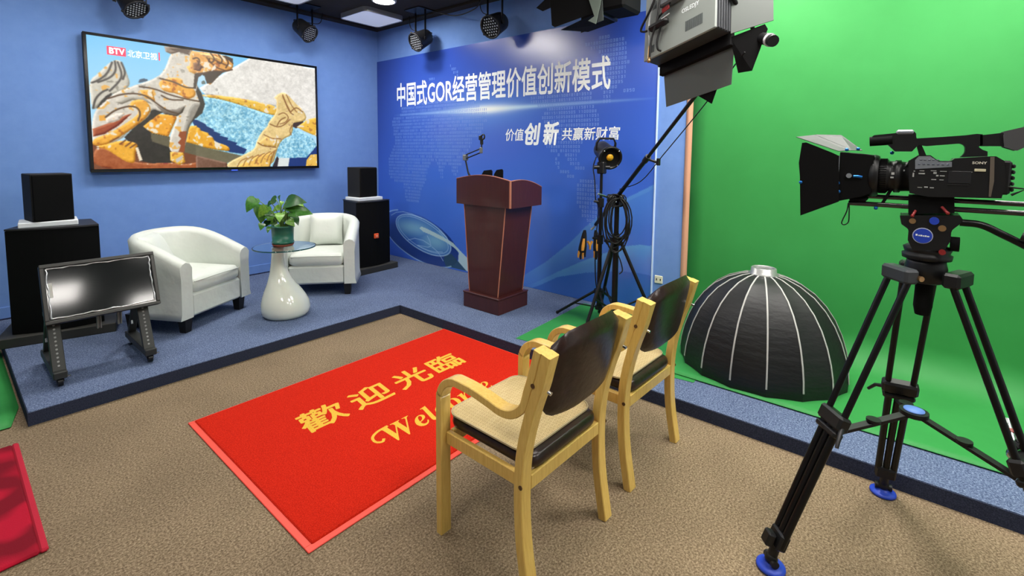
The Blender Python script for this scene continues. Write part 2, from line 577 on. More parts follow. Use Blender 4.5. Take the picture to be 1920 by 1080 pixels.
TVP=[('p',(234,230,222),[(0.4086,0.6858),(0.6436,1.0044),(1.0155,0.9987),(1.0071,0.3911),(0.78,0.5784),(0.4333,0.6333)],22),('p',(150,206,228),[(0.3758,0.6008),(0.4299,0.6121),(0.5036,0.6009),(0.6285,0.545),(0.75,0.4852),(0.8652,0.3797),(1.0056,0.2809),(1.001,-0.0517),(0.3621,-0.0259)],34),('p',(238,190,70),[(0.4161,0.636),(0.5472,0.6352),(0.6563,0.6166),(0.7801,0.5848),(0.7787,0.5014),(0.7501,0.4916),(0.6287,0.5511),(0.5037,0.6068),(0.4213,0.6141)],12),('p',(24,50,112),[(0.3662,0.4189),(0.3941,0.4105),(0.4279,0.3793),(0.4334,0.3624),(0.468,0.3302),(0.4619,0.3216),(0.4975,0.2969),(0.4881,0.2844),(0.5306,0.263),(0.5241,0.2471),(0.5719,0.2201),(0.564,0.204),(0.6162,0.1625),(0.601,0.1191),(0.5312,0.1367),(0.3922,0.3188)],0),('p',(24,52,118),[(0.8379,0.081),(0.9383,0.0874),(1.0046,0.2118),(1.0013,-0.0308),(0.7991,-0.0238)],0),('p',(238,165,42),[(0.1773,0.3388),(0.2342,0.4447),(0.3154,0.4429),(0.2728,0.2614),(0.1992,0.2907)],14),('p',(238,172,45),[(0.3525,0.3304),(0.3646,0.3572),(0.388,0.3627),(0.4048,0.3225),(0.4404,0.301),(0.4377,0.1739),(0.3414,0.2184)],10),('p',(238,172,45),[(0.3872,0.3527),(0.4041,0.3427),(0.4091,0.3085),(0.458,0.2768),(0.463,0.2301),(0.5292,0.1908),(0.5363,0.1428),(0.4824,0.1539),(0.3836,0.1865)],10),('p',(44,38,33),[(0.108,0.2467),(0.1655,0.3707),(0.2151,0.5201),(0.2557,0.4585),(0.2339,0.4334),(0.1773,0.3388),(0.2095,0.2858),(0.2836,0.2562),(0.2787,0.0431),(0.2245,0.0327),(0.1579,0.0619),(0.1453,0.1611)],8),('p',(100,92,70),[(0.2043,0.2854),(0.2781,0.2559),(0.4376,0.1678),(0.4357,0.0767),(0.3366,0.1303),(0.2079,0.2186)],6),('p',(112,104,80),[(0.3837,0.1888),(0.4824,0.1503),(0.5909,0.103),(0.5167,0.0343),(0.3819,0.106)],6),('p',(165,85,40),[(0.0008,0.1577),(0.0397,0.1671),(0.1084,0.0679),(0.1828,0.037),(0.2733,0.0489),(0.3343,0.0244),(0.4356,0.0707),(0.4334,-0.0328),(-0.0038,-0.0146)],16),('p',(118,80,62),[(0.3819,0.106),(0.5169,0.0403),(0.525,-0.0203),(0.3793,-0.015)],14),('p',(206,200,184),[(0.0012,0.6624),(0.0313,0.7202),(0.0654,0.8008),(0.0896,0.8384),(0.1109,0.8389),(0.1218,0.7942),(0.1323,0.7329),(0.1416,0.6547),(0.1073,0.6001),(0.0688,0.5721),(0.0296,0.4824),(0.0059,0.4378),(0.0022,0.5503)],14),('l',(72,66,60),[(0.0093,0.6488),(0.03,0.6685),(0.0635,0.7276),(0.0806,0.8172)],0.006),('l',(72,66,60),[(0.0296,0.6561),(0.072,0.6983),(0.0932,0.7555),(0.0903,0.8281)],0.006),('l',(72,66,60),[(0.0671,0.598),(0.1046,0.6822),(0.1132,0.7392),(0.0997,0.8254)],0.006),('l',(72,66,60),[(0.0087,0.4588),(0.0174,0.5322),(0.0415,0.5881),(0.0604,0.6072)],0.006),('l',(72,66,60),[(0.1145,0.6971),(0.1256,0.7526),(0.1129,0.8236)],0.006),('p',(50,44,38),[(0.0189,0.455),(0.035,0.5144),(0.0545,0.5592),(0.0748,0.5889),(0.0721,0.5569),(0.0413,0.4945)],0),('p',(216,208,194),[(0.0031,0.4169),(0.0488,0.5165),(0.0882,0.5966),(0.1474,0.6504),(0.241,0.7355),(0.2749,0.8213),(0.2937,0.9383),(0.3222,0.9859),(0.3785,0.9912),(0.4122,0.9428),(0.4103,0.8547),(0.3914,0.7919),(0.4011,0.7004),(0.4226,0.5981),(0.4176,0.5024),(0.3835,0.4273),(0.3588,0.3543),(0.3444,0.2244),(0.328,0.1243),(0.2751,0.1238),(0.2748,0.2329),(0.2906,0.3256),(0.3182,0.4432),(0.2557,0.4585),(0.2143,0.4867),(0.2023,0.4187),(0.1652,0.3597),(0.1238,0.291),(0.098,0.23),(0.0495,0.1854),(-0.0014,0.1629)],16),('p',(150,142,130),[(0.3686,0.5427),(0.4112,0.5667),(0.4193,0.5026),(0.3835,0.4249),(0.3587,0.352),(0.3415,0.2219),(0.3265,0.136),(0.313,0.1358),(0.3253,0.2585),(0.3452,0.3881)],12),('p',(118,106,94),[(0.2255,0.5216),(0.2671,0.4848),(0.3109,0.4883),(0.3484,0.5304),(0.3339,0.4659),(0.3097,0.433),(0.2608,0.4456)],10),('p',(174,166,150),[(0.0814,0.5163),(0.1259,0.5713),(0.1807,0.5828),(0.2176,0.5182),(0.1897,0.5361),(0.1447,0.5422),(0.1048,0.5017)],10),('p',(236,168,52),[(0.1447,0.5422),(0.1902,0.5549),(0.2132,0.4866),(0.1971,0.4181),(0.1652,0.3597),(0.1137,0.2795),(0.0495,0.1854),(-0.0011,0.1733),(0.0004,0.2284),(0.0612,0.276),(0.1156,0.3551),(0.1618,0.425),(0.1631,0.4798),(0.1286,0.4858)],14),('p',(160,72,34),[(0.0024,0.3032),(0.0537,0.3494),(0.1172,0.4199),(0.1396,0.4355),(0.0911,0.3368),(0.0424,0.2695),(0.0031,0.2462)],12),('p',(228,215,200),[(0.0454,0.3853),(0.084,0.4319),(0.1176,0.436),(0.092,0.3743),(0.0537,0.3494)],14),('p',(236,168,55),[(0.2402,0.7021),(0.2839,0.7472),(0.3393,0.7571),(0.3408,0.7),(0.3889,0.6746),(0.3935,0.6169),(0.3579,0.576),(0.314,0.6262),(0.2597,0.6278)],14),('p',(236,168,55),[(0.1716,0.6226),(0.2178,0.6367),(0.2287,0.5443),(0.1904,0.5659)],10),('p',(236,176,70),[(0.3583,0.8534),(0.3994,0.8928),(0.3945,0.7984),(0.3689,0.8157)],10),('p',(236,168,60),[(0.0277,0.4094),(0.0484,0.4118),(0.0473,0.3698),(0.0266,0.3677)],0),('l',(84,58,36),[(0.2515,0.7322),(0.3051,0.7178),(0.3488,0.6786),(0.3919,0.6811)],0.0055),('l',(84,58,36),[(0.1723,0.6521),(0.2285,0.6465),(0.2808,0.609),(0.3467,0.5835),(0.4101,0.5701)],0.0055),('l',(84,58,36),[(0.2536,0.5953),(0.2852,0.5644),(0.338,0.5728)],0.0055),('l',(84,58,36),[(0.048,0.3961),(0.0798,0.4536),(0.1239,0.4906),(0.1584,0.4922),(0.1722,0.4427),(0.1607,0.3812)],0.0055),('l',(84,58,36),[(0.0586,0.539),(0.1215,0.592),(0.1911,0.5934),(0.236,0.5232),(0.2776,0.4703),(0.3185,0.4548)],0.0055),('p',(60,50,44),[(0.4011,0.7004),(0.4176,0.6446),(0.4306,0.5518),(0.4169,0.4726),(0.3833,0.4178),(0.3649,0.3725),(0.4096,0.5487),(0.3931,0.652)],0),('p',(150,75,38),[(0.319,0.3046),(0.3475,0.3124),(0.3339,0.1361),(0.3096,0.1358),(0.3209,0.1884),(0.3091,0.2113),(0.3234,0.2468),(0.3126,0.2694)],0),('p',(238,180,64),[(0.2753,0.1353),(0.3298,0.1302),(0.336,0.0479),(0.3116,0.025),(0.2764,0.0628)],10),('p',(200,195,185),[(0.2959,0.0718),(0.3248,0.1067),(0.324,0.0716),(0.3008,0.0427)],0),('p',(238,172,48),[(0.0011,0.1702),(0.0496,0.1907),(0.0979,0.2268),(0.1524,0.2052),(0.1546,0.1745),(0.1446,0.1336),(0.1434,0.0422),(0.1129,0.0494),(0.0757,0.1059),(0.0395,0.1586)],14),('l',(120,70,30),[(0.0922,0.1921),(0.1124,0.2253)],0.005),('l',(120,70,30),[(0.1112,0.1765),(0.1316,0.2099)],0.005),('l',(120,70,30),[(0.128,0.1661),(0.1486,0.1963)],0.005),('l',(120,70,30),[(0.0595,0.2123),(0.0888,0.2457)],0.005),('p',(242,226,200),[(0.1454,0.1666),(0.1555,0.1701),(0.1692,0.0673),(0.1579,0.0597)],0),('p',(150,130,112),[(0.2726,0.9989),(0.3225,1.0029),(0.3788,1.0085),(0.3984,0.982),(0.3776,0.9506),(0.3329,0.9698),(0.2993,0.9421),(0.2779,0.9538)],16),('p',(90,70,55),[(0.2893,0.9817),(0.3448,1.004),(0.3786,0.997),(0.3663,0.9589),(0.3218,0.9688)],8),('p',(225,160,72),[(0.3733,0.9912),(0.4067,0.9955),(0.4409,0.9976),(0.5298,0.9965),(0.5615,0.9819),(0.5667,0.9301),(0.5595,0.881),(0.5207,0.8481),(0.4897,0.806),(0.4658,0.7407),(0.4554,0.7201),(0.4385,0.7465),(0.4359,0.8144),(0.4027,0.8067),(0.3696,0.8236)],18),('p',(66,48,34),[(0.3914,0.8041),(0.4374,0.8285),(0.4728,0.8506),(0.5208,0.8505),(0.4957,0.8074),(0.4658,0.7407),(0.4422,0.729),(0.4321,0.7988),(0.4078,0.7819),(0.3944,0.6831),(0.3831,0.6809)],0),('p',(70,54,42),[(0.5144,0.9887),(0.5328,0.9939),(0.5639,0.9767),(0.5654,0.9274),(0.5413,0.9611)],0),('l',(110,64,30),[(0.4458,0.9558),(0.4681,0.9047),(0.4912,0.8759),(0.5271,0.8613)],0.006),('l',(110,64,30),[(0.405,0.9165),(0.4156,0.8798),(0.4323,0.8614)],0.006),('l',(110,64,30),[(0.4519,0.9689),(0.4865,0.9382),(0.5342,0.91)],0.006),('p',(246,204,124),[(0.4121,0.9825),(0.4581,0.99),(0.4961,0.9697),(0.5166,0.9463),(0.4808,0.9482),(0.4401,0.9565)],10),('p',(120,72,36),[(0.3877,0.8929),(0.4105,0.9067),(0.4267,0.8691),(0.4145,0.8321),(0.3864,0.8332)],10),('l',(86,54,30),[(0.4641,0.9952),(0.4821,0.9543),(0.4694,0.9142),(0.4521,0.9211),(0.4584,0.9479)],0.0055),('l',(86,54,30),[(0.4995,0.9915),(0.518,0.9525),(0.5051,0.9119),(0.4922,0.9271)],0.0055),('l',(86,54,30),[(0.5294,0.9789),(0.5457,0.9365),(0.53,0.8879)],0.0055),('l',(86,54,30),[(0.3885,0.9288),(0.4057,0.9447),(0.4164,0.9195),(0.407,0.8776)],0.0055),('l',(86,54,30),[(0.4027,0.8067),(0.436,0.819),(0.4681,0.8495),(0.5208,0.8505),(0.5595,0.8786)],0.0055),('p',(240,232,220),[(0.4301,0.8631),(0.4498,0.8703),(0.4468,0.8352),(0.4329,0.8365)],0),('p',(240,225,205),[(0.4346,0.913),(0.4509,0.9208),(0.4467,0.8854),(0.4316,0.8816)],0),('p',(240,225,205),[(0.4673,0.87),(0.4829,0.9085),(0.485,0.8686),(0.4638,0.8404)],0),('p',(180,222,246),[(0.4053,0.7701),(0.4242,0.8026),(0.4363,0.7769),(0.4389,0.7352),(0.4116,0.6955),(0.403,0.7187)],0),('p',(100,115,110),[(0.4183,0.7423),(0.4301,0.7562),(0.4366,0.7393),(0.4352,0.7252),(0.4207,0.72)],0),('p',(70,90,110),[(0.169,0.6818),(0.1737,0.7077),(0.1891,0.7197),(0.2033,0.7162),(0.204,0.7033),(0.1781,0.6837)],0),('p',(232,202,134),[(0.7756,0.6544),(0.7613,0.6546),(0.7746,0.6797),(0.7893,0.7052),(0.8187,0.7259),(0.8476,0.6921),(0.8841,0.6194),(0.9219,0.5716),(0.9458,0.4941),(0.9279,0.4492),(0.866,0.4299),(0.858,0.3065),(0.8039,0.2707),(0.7733,0.1786),(0.7413,-0.0218),(0.5251,-0.0143),(0.5136,0.0343),(0.5876,0.1006),(0.6547,0.1633),(0.6662,0.2388),(0.6916,0.328),(0.7272,0.3877),(0.7278,0.4194),(0.7718,0.5133),(0.7768,0.6035)],20),('p',(240,190,88),[(0.5601,0.0029),(0.6671,0.1007),(0.7476,0.1394),(0.7307,-0.0214),(0.5661,-0.0157)],14),('p',(238,196,110),[(0.6693,0.2264),(0.7186,0.2918),(0.7748,0.2693),(0.7663,0.1914),(0.6894,0.2019)],10),('l',(140,95,45),[(0.6727,0.2265),(0.6961,0.1958),(0.7662,0.1849)],0.005),('l',(140,95,45),[(0.7381,0.4077),(0.7767,0.379),(0.8134,0.4016),(0.8439,0.4567)],0.005),('l',(140,95,45),[(0.777,0.3984),(0.7923,0.4514),(0.822,0.4805)],0.005),('l',(140,95,45),[(0.8107,0.6859),(0.8451,0.5353),(0.8673,0.5118)],0.005),('l',(140,95,45),[(0.7275,-0.002),(0.7585,0.1525)],0.005),('l',(140,95,45),[(0.8526,0.5362),(0.8837,0.5929),(0.9215,0.5449)],0.005),('l',(170,120,60),[(0.5664,0.0002),(0.5816,0.0576),(0.6147,0.082)],0.0045),('l',(170,120,60),[(0.595,0.0093),(0.6105,0.0696),(0.6441,0.0969)],0.0045),('l',(170,120,60),[(0.624,0.0185),(0.6398,0.0819),(0.6741,0.112)],0.0045),('l',(170,120,60),[(0.6536,0.0278),(0.6697,0.0944),(0.7046,0.1274)],0.0045),('l',(170,120,60),[(0.6837,0.0373),(0.7001,0.1071),(0.7356,0.1431)],0.0045),('l',(170,120,60),[(0.7143,0.047),(0.731,0.12),(0.7672,0.1591)],0.0045),('l',(150,104,54),[(0.8109,0.6988),(0.83,0.6114),(0.8526,0.5362)],0.0045),('l',(150,104,54),[(0.8315,0.7023),(0.8574,0.6023),(0.8867,0.5405)],0.0045),('l',(150,104,54),[(0.7859,0.5022),(0.8155,0.5316),(0.8443,0.4829),(0.8212,0.4283),(0.7917,0.4126)],0.0045),('l',(150,104,54),[(0.7049,0.3037),(0.7463,0.2678),(0.7893,0.27)],0.0045),('l',(150,104,54),[(0.8581,0.4055),(0.8422,0.3516),(0.8528,0.3102)],0.0045),('p',(62,44,38),[(0.8644,0.4272),(0.924,0.4542),(0.9209,0.4043),(0.8804,0.3783),(0.8616,0.3926)],0),('p',(242,190,62),[(0.8844,0.3919),(0.9519,0.4745),(1.0086,0.501),(1.0059,0.3016),(0.9265,0.355)],10),('p',(236,190,82),[(0.9303,-0.0283),(0.9379,0.0601),(0.9626,0.1147),(1.0034,0.1219),(1.0013,-0.0308)],8),('p',(52,40,44),[(0.7385,-0.0217),(0.7706,0.1008),(0.7859,0.0617),(0.7685,-0.0227)],0),('p',(224,230,226),[(0.7804,0.0813),(0.8394,0.081),(0.8287,-0.0248),(0.7685,-0.0227)],6)]
MAPP=[[(-0.54,2.095),(-0.808,2.115),(-1.473,2.126),(-1.795,2.105),(-2.053,1.983),(-2.075,1.876),(-2.012,1.832),(-2.002,1.756),(-1.949,1.711),(-1.841,1.65),(-1.774,1.523),(-1.661,1.426),(-1.661,1.362),(-1.568,1.31),(-1.626,1.263),(-1.52,1.218),(-1.473,1.357),(-1.4,1.372),(-1.35,1.304),(-1.338,1.169),(-1.288,1.201),(-1.251,1.352),(-1.175,1.419),(-1.07,1.296),(-1.016,1.138),(-0.934,1.028),(-0.892,0.866),(-0.624,0.832),(-0.569,1.1),(-0.3,1.125),(-0.24,1.235),(-0.243,1.405),(-0.337,1.536),(-0.4,1.628),(-0.372,1.775),(-0.328,1.886),(-0.36,1.959),(-0.523,1.97)],[(-1.45,2.522),(-1.544,2.512),(-1.614,2.457),(-1.602,2.391),(-1.549,2.408)],[(-1.077,2.406),(-1.21,2.394),(-1.21,2.371),(-1.077,2.383)],[(-2.711,2.173),(-3.158,2.082),(-3.386,2.079),(-3.421,1.954),(-3.486,1.863),(-3.465,1.769),(-3.395,1.736),(-3.301,1.655),(-3.279,1.557),(-3.247,1.507),(-3.266,1.401),(-3.349,1.347),(-3.225,1.365),(-3.122,1.441),(-3.112,1.499),(-2.999,1.483),(-3.054,1.367),(-3.235,1.301),(-3.211,1.257),(-3.073,1.309),(-2.983,1.395),(-2.981,1.483),(-2.889,1.557),(-2.85,1.661),(-2.838,1.81),(-2.809,1.885),(-2.918,1.924),(-2.656,2.027)],[(-3.295,2.523),(-3.496,2.569),(-3.681,2.542),(-3.733,2.465),(-3.754,2.334),(-3.736,2.157),(-3.658,2.111),(-3.616,2.049),(-3.566,1.959),(-3.513,1.976),(-3.495,2.071),(-3.463,2.127),(-3.534,2.294),(-3.439,2.437)],[(-3.709,2.094),(-3.808,2.086),(-3.81,2.029),(-3.732,2.041)],[(-3.234,1.204),(-3.303,1.251),(-3.427,1.251),(-3.477,1.194),(-3.541,1.124),(-3.528,1.059),(-3.489,0.971),(-3.461,0.904),(-3.414,0.824),(-3.364,0.851),(-3.305,0.923),(-3.272,0.997),(-3.244,1.072)]]
WAVE=[[(-2.295,0.033),(-2.599,0.188),(-2.893,0.382),(-3.164,0.606),(-3.353,0.795),(-3.589,0.99),(-3.779,1.103),(-4.031,1.238)],[(-2.601,0.059),(-2.824,0.174),(-3.035,0.299),(-3.323,0.454),(-3.543,0.558),(-3.771,0.659),(-3.901,0.69),(-4.032,0.697)],[(-2.722,0.082),(-2.84,0.14),(-3.036,0.253),(-3.364,0.353),(-3.606,0.405),(-3.778,0.433),(-3.92,0.444),(-4.042,0.434)],[(-3.341,0.772),(-3.592,0.89),(-3.78,1.069),(-4.025,1.194)]]
GLOBE_LINES=[[(-1.455,0.282),(-1.427,0.257),(-1.387,0.237),(-1.336,0.221),(-1.275,0.21),(-1.206,0.205),(-1.129,0.205),(-1.046,0.212),(-0.96,0.224),(-0.873,0.243),(-0.786,0.266),(-0.703,0.295),(-0.625,0.327),(-0.555,0.363),(-0.496,0.402),(-0.449,0.441),(-0.415,0.481),(-0.397,0.52),(-0.394,0.556),(-0.406,0.589),(-0.434,0.618),(-0.476,0.641),(-0.53,0.659),(-0.596,0.671),(-0.67,0.676),(-0.751,0.674),(-0.836,0.666),(-0.923,0.653),(-1.01,0.634),(-1.093,0.61),(-1.173,0.583),(-1.245,0.552),(-1.31,0.518),(-1.365,0.483),(-1.41,0.447),(-1.444,0.411),(-1.465,0.376),(-1.475,0.342),(-1.471,0.311),(-1.455,0.282)],[(-1.413,0.297),(-1.388,0.276),(-1.353,0.258),(-1.307,0.246),(-1.252,0.237),(-1.188,0.234),(-1.118,0.236),(-1.043,0.244),(-0.964,0.256),(-0.884,0.273),(-0.804,0.295),(-0.727,0.322),(-0.655,0.351),(-0.591,0.384),(-0.535,0.418),(-0.491,0.453),(-0.459,0.488),(-0.44,0.522),(-0.435,0.553),(-0.445,0.582),(-0.468,0.606),(-0.505,0.626),(-0.553,0.64),(-0.612,0.649),(-0.679,0.653),(-0.752,0.65),(-0.83,0.642),(-0.909,0.629),(-0.989,0.611),(-1.067,0.589),(-1.14,0.564),(-1.208,0.536),(-1.269,0.505),(-1.321,0.474),(-1.364,0.441),(-1.397,0.409),(-1.418,0.378),(-1.428,0.349),(-1.426,0.321),(-1.413,0.297)],[(-1.477,0.112),(-1.44,0.099),(-1.399,0.088),(-1.354,0.079),(-1.305,0.072),(-1.253,0.067),(-1.198,0.065),(-1.14,0.065),(-1.079,0.067),(-1.017,0.072),(-0.953,0.079),(-0.888,0.089),(-0.822,0.101),(-0.756,0.115),(-0.69,0.132),(-0.626,0.151),(-0.563,0.172),(-0.501,0.195),(-0.443,0.219),(-0.388,0.245),(-0.336,0.273),(-0.289,0.302),(-0.246,0.332),(-0.209,0.362),(-0.177,0.393),(-0.151,0.423),(-0.131,0.454),(-0.118,0.484),(-0.111,0.513),(-0.111,0.541),(-0.117,0.568),(-0.13,0.594),(-0.149,0.617),(-0.175,0.639),(-0.206,0.658),(-0.243,0.675),(-0.285,0.689),(-0.332,0.701),(-0.382,0.71),(-0.437,0.717)],[(-0.646,0.333),(-0.79,0.373),(-0.956,0.367),(-1.09,0.326)],[(-1.038,0.435),(-1.09,0.37),(-1.11,0.315),(-1.05,0.29),(-0.845,0.289)],[(-0.845,0.285),(-1.063,0.251),(-1.195,0.248),(-1.323,0.266)],[(-1.13,0.305),(-1.246,0.251),(-1.335,0.159)],[(-0.291,0.632),(-0.399,0.68),(-0.549,0.702),(-0.737,0.687),(-0.931,0.646)],[(-1.26,0.526),(-1.398,0.461)]]
GLOBE_BAND=[(-0.889, 0.516), (-0.917, 0.542), (-1.011, 0.53), (-1.323, 0.46), (-1.508, 0.406), (-1.628, 0.33), (-1.79, 0.237), (-1.793, 0.097), (-1.745, 0.098), (-1.604, 0.192), (-1.61, 0.302), (-1.544, 0.344), (-1.386, 0.399), (-1.091, 0.459), (-0.957, 0.479)]
GLOBE_DARK=[(-1.36, 0.232), (-1.484, 0.267), (-1.604, 0.192), (-1.745, 0.098), (-1.385, 0.098), (-1.347, 0.161)]
GLOBE_DISC=[(-1.455, 0.282), (-1.427, 0.257), (-1.387, 0.237), (-1.336, 0.221), (-1.275, 0.21), (-1.206, 0.205), (-1.129, 0.205), (-1.046, 0.212), (-0.96, 0.224), (-0.873, 0.243), (-0.786, 0.266), (-0.703, 0.295), (-0.625, 0.327), (-0.555, 0.363), (-0.496, 0.402), (-0.449, 0.441), (-0.415, 0.481), (-0.397, 0.52), (-0.394, 0.556), (-0.406, 0.589), (-0.434, 0.618), (-0.476, 0.641), (-0.53, 0.659), (-0.596, 0.671), (-0.67, 0.676), (-0.751, 0.674), (-0.836, 0.666), (-0.923, 0.653), (-1.01, 0.634), (-1.093, 0.61), (-1.173, 0.583), (-1.245, 0.552), (-1.31, 0.518), (-1.365, 0.483), (-1.41, 0.447), (-1.444, 0.411), (-1.465, 0.376), (-1.475, 0.342), (-1.471, 0.311), (-1.455, 0.282)]
GLOBE_OUT=[(-1.58, 0.182), (-1.542, 0.147), (-1.488, 0.117), (-1.418, 0.093), (-1.336, 0.076), (-1.241, 0.066), (-1.135, 0.065), (-1.022, 0.071), (-0.903, 0.086), (-0.781, 0.109), (-0.66, 0.14), (-0.544, 0.178), (-0.434, 0.223), (-0.336, 0.273), (-0.252, 0.327), (-0.186, 0.383), (-0.139, 0.44), (-0.114, 0.495), (-0.112, 0.548), (-0.131, 0.596), (-0.172, 0.637), (-0.234, 0.671), (-0.313, 0.697), (-0.407, 0.714), (-0.513, 0.721), (-0.627, 0.72), (-0.747, 0.71), (-0.867, 0.691), (-0.987, 0.665), (-1.101, 0.633), (-1.208, 0.595), (-1.306, 0.553), (-1.393, 0.507), (-1.466, 0.459), (-1.525, 0.41), (-1.569, 0.361), (-1.597, 0.312), (-1.608, 0.266), (-1.602, 0.222), (-1.58, 0.182)]
GLOW=[(-0.735, 0.509), (-1.195, 0.384)]
FLARE=[(-0.365, 1.981), (-2.033, 1.976), (-4.02, 1.977)]
TITLE=[(-0.448, 2.11), (-0.452, 2.381), (-3.579, 2.101), (-3.57, 2.381), (-2.439, 2.096), (-3.546, 2.103)]
TAG=[(-2.333, 1.626), (-2.582, 1.624), (-2.604, 1.601), (-2.787, 1.795), (-2.844, 1.6), (-3.016, 1.788), (-3.063, 1.63), (-3.683, 1.644), (-3.68, 1.729), (-2.332, 1.729)]
CAM_BODY=[(-5.7063, 1.4845), (-5.731, 1.5043), (-5.7616, 1.5047), (-5.7824, 1.4859), (-5.8144, 1.4865), (-5.8201, 1.4951), (-5.9021, 1.5029), (-5.9138, 1.5031), (-5.9331, 1.4888), (-5.94, 1.4191), (-5.9337, 1.3746), (-5.7634, 1.3682), (-5.7154, 1.3776)]
CAM_PANEL=[(-5.7238, 1.4884), (-5.7325, 1.5008), (-5.7605, 1.5012), (-5.7824, 1.4834), (-5.8143, 1.484), (-5.8153, 1.4678), (-5.7256, 1.4584)]
CAM_TRIM=[(-5.9007, 1.5013), (-5.91, 1.5014), (-5.9138, 1.4262), (-5.9099, 1.3782), (-5.9052, 1.3779), (-5.9034, 1.4422)]
CAM_MIC=[(-5.5958, 1.558), (-5.6029, 1.5674), (-5.6086, 1.573), (-5.6818, 1.581), (-5.7155, 1.584), (-5.7215, 1.5767), (-5.7223, 1.564), (-5.7319, 1.5423), (-5.7139, 1.517), (-5.6682, 1.5167), (-5.6463, 1.5408), (-5.6014, 1.5391)]
CAM_BAR=[(-5.7183, 1.5605), (-5.8055, 1.5665), (-5.8424, 1.5694), (-5.8696, 1.5741), (-5.8832, 1.5722), (-5.8854, 1.5384), (-5.8747, 1.5333), (-5.8864, 1.5231), (-5.8976, 1.5181), (-5.8986, 1.5029), (-5.8355, 1.4987), (-5.8459, 1.5143), (-5.8446, 1.535), (-5.8339, 1.5437), (-5.7502, 1.5351), (-5.7293, 1.5387)]
CAM_STRUT=[(-5.722, 1.546), (-5.7359, 1.5441), (-5.7537, 1.4993), (-5.7345, 1.4991)]
CAM_EVF=[(-5.8773, 1.5689), (-5.9296, 1.5764), (-5.9323, 1.5349), (-5.8795, 1.535)]
CAM_CUP=[(-5.9282, 1.5797), (-5.9733, 1.5934), (-6.0061, 1.6021), (-6.0102, 1.5413), (-5.9774, 1.5316), (-5.9611, 1.5201), (-5.9325, 1.5316)]
MB_FLAG=[(-5.4069, 1.2756), (-5.3976, 1.4232), (-5.3917, 1.4728), (-5.3983, 1.5461), (-5.4118, 1.548), (-5.4931, 1.5113), (-5.5144, 1.5), (-5.5233, 1.3363)]
MB_HOOD=[(-5.5138, 1.5134), (-5.5235, 1.3352), (-5.6202, 1.3683), (-5.6125, 1.503)]
CAM_LENS=[(-5.6113, 1.4285), (-5.6462, 1.4298), (-5.664, 1.4305), (-5.6903, 1.4315), (-5.7133, 1.4324)]
CAM_BASE=[(-5.7133, 1.3657), (-5.8285, 1.3733), (-5.832, 1.3181), (-5.7169, 1.3043)]
CAM_ROD1=[(-5.5494, 1.3287), (-6.0319, 1.3297)]
CAM_ROD2=[(-5.7385, 1.3475), (-6.0428, 1.3607)]
HEAD_SIDE=[(-5.6947, 1.2986), (-5.845, 1.3124), (-5.8533, 1.2993), (-5.8467, 1.2849), (-5.8278, 1.2619), (-5.8274, 1.2268), (-5.814, 1.1933), (-5.7367, 1.1825), (-5.7207, 1.217), (-5.7213, 1.2537), (-5.7007, 1.2698)]
HANDLE=[(-5.847, 1.289), (-5.8968, 1.2855), (-5.9461, 1.2606), (-5.9994, 1.2308)]
TXT_SONY=[(-5.8617, 1.4774), (-5.8944, 1.4881)]
LBL=[(-5.8679, 1.4551), (-5.8936, 1.4642)]
DOT_BLUE=[(-5.7839, 1.2894), (-5.7579, 1.2369), (-5.7292, 1.2839), (-5.8048, 1.267), (-5.8096, 1.1887)]
LEAVES=[((-0.16, 0.137, 0.414), (-0.238, 0.141, 0.303)), ((-0.108, 0.116, 0.351), (-0.145, 0.075, 0.205)), ((-0.12, 0.027, 0.349), (-0.173, 0.054, 0.254)), ((0.013, 0.141, 0.396), (-0.021, 0.219, 0.348)), ((0.018, 0.086, 0.386), (0.004, 0.053, 0.434)), ((0.012, 0.02, 0.383), (-0.011, -0.003, 0.345)), ((-0.001, -0.078, 0.391), (0.078, -0.247, 0.4)), ((0.002, -0.07, 0.374), (0.138, -0.175, 0.314)), ((0.092, 0.006, 0.305), (0.217, -0.104, 0.275)), ((0.023, 0.084, 0.332), (-0.041, 0.095, 0.292)), ((-0.005, -0.036, 0.339), (0.029, -0.067, 0.306)), ((0.023, 0.052, 0.257), (0.105, 0.003, 0.231)), ((-0.012, 0.144, 0.274), (-0.062, 0.112, 0.176)), ((-0.072, 0.122, 0.215), (-0.077, 0.141, 0.152)), ((-0.071, 0.084, 0.169), (-0.106, 0.056, 0.123)), ((-0.113, 0.127, 0.196), (-0.147, 0.083, 0.146)), ((-0.002, 0.14, 0.2), (-0.003, 0.186, 0.127)), ((0.069, -0.061, 0.257), (0.08, -0.126, 0.188)), ((0.04, 0.072, 0.129), (0.07, 0.033, 0.073)), ((0.023, 0.1, 0.258), (0.013, 0.164, 0.264)), ((-0.027, 0.04, 0.24), (-0.056, 0.048, 0.204)), ((0.013, 0.019, 0.227), (0.037, -0.033, 0.202)), ((0.014, -0.111, 0.294), (0.037, -0.184, 0.272)), ((0.025, 0.079, 0.282), (0.028, -0.01, 0.292)), ((-0.095, -0.004, 0.387), (-0.114, 0.027, 0.343)), ((-0.057, -0.001, 0.193), (-0.042, -0.025, 0.166)), ((0.046, -0.038, 0.407), (0.113, -0.159, 0.361))]
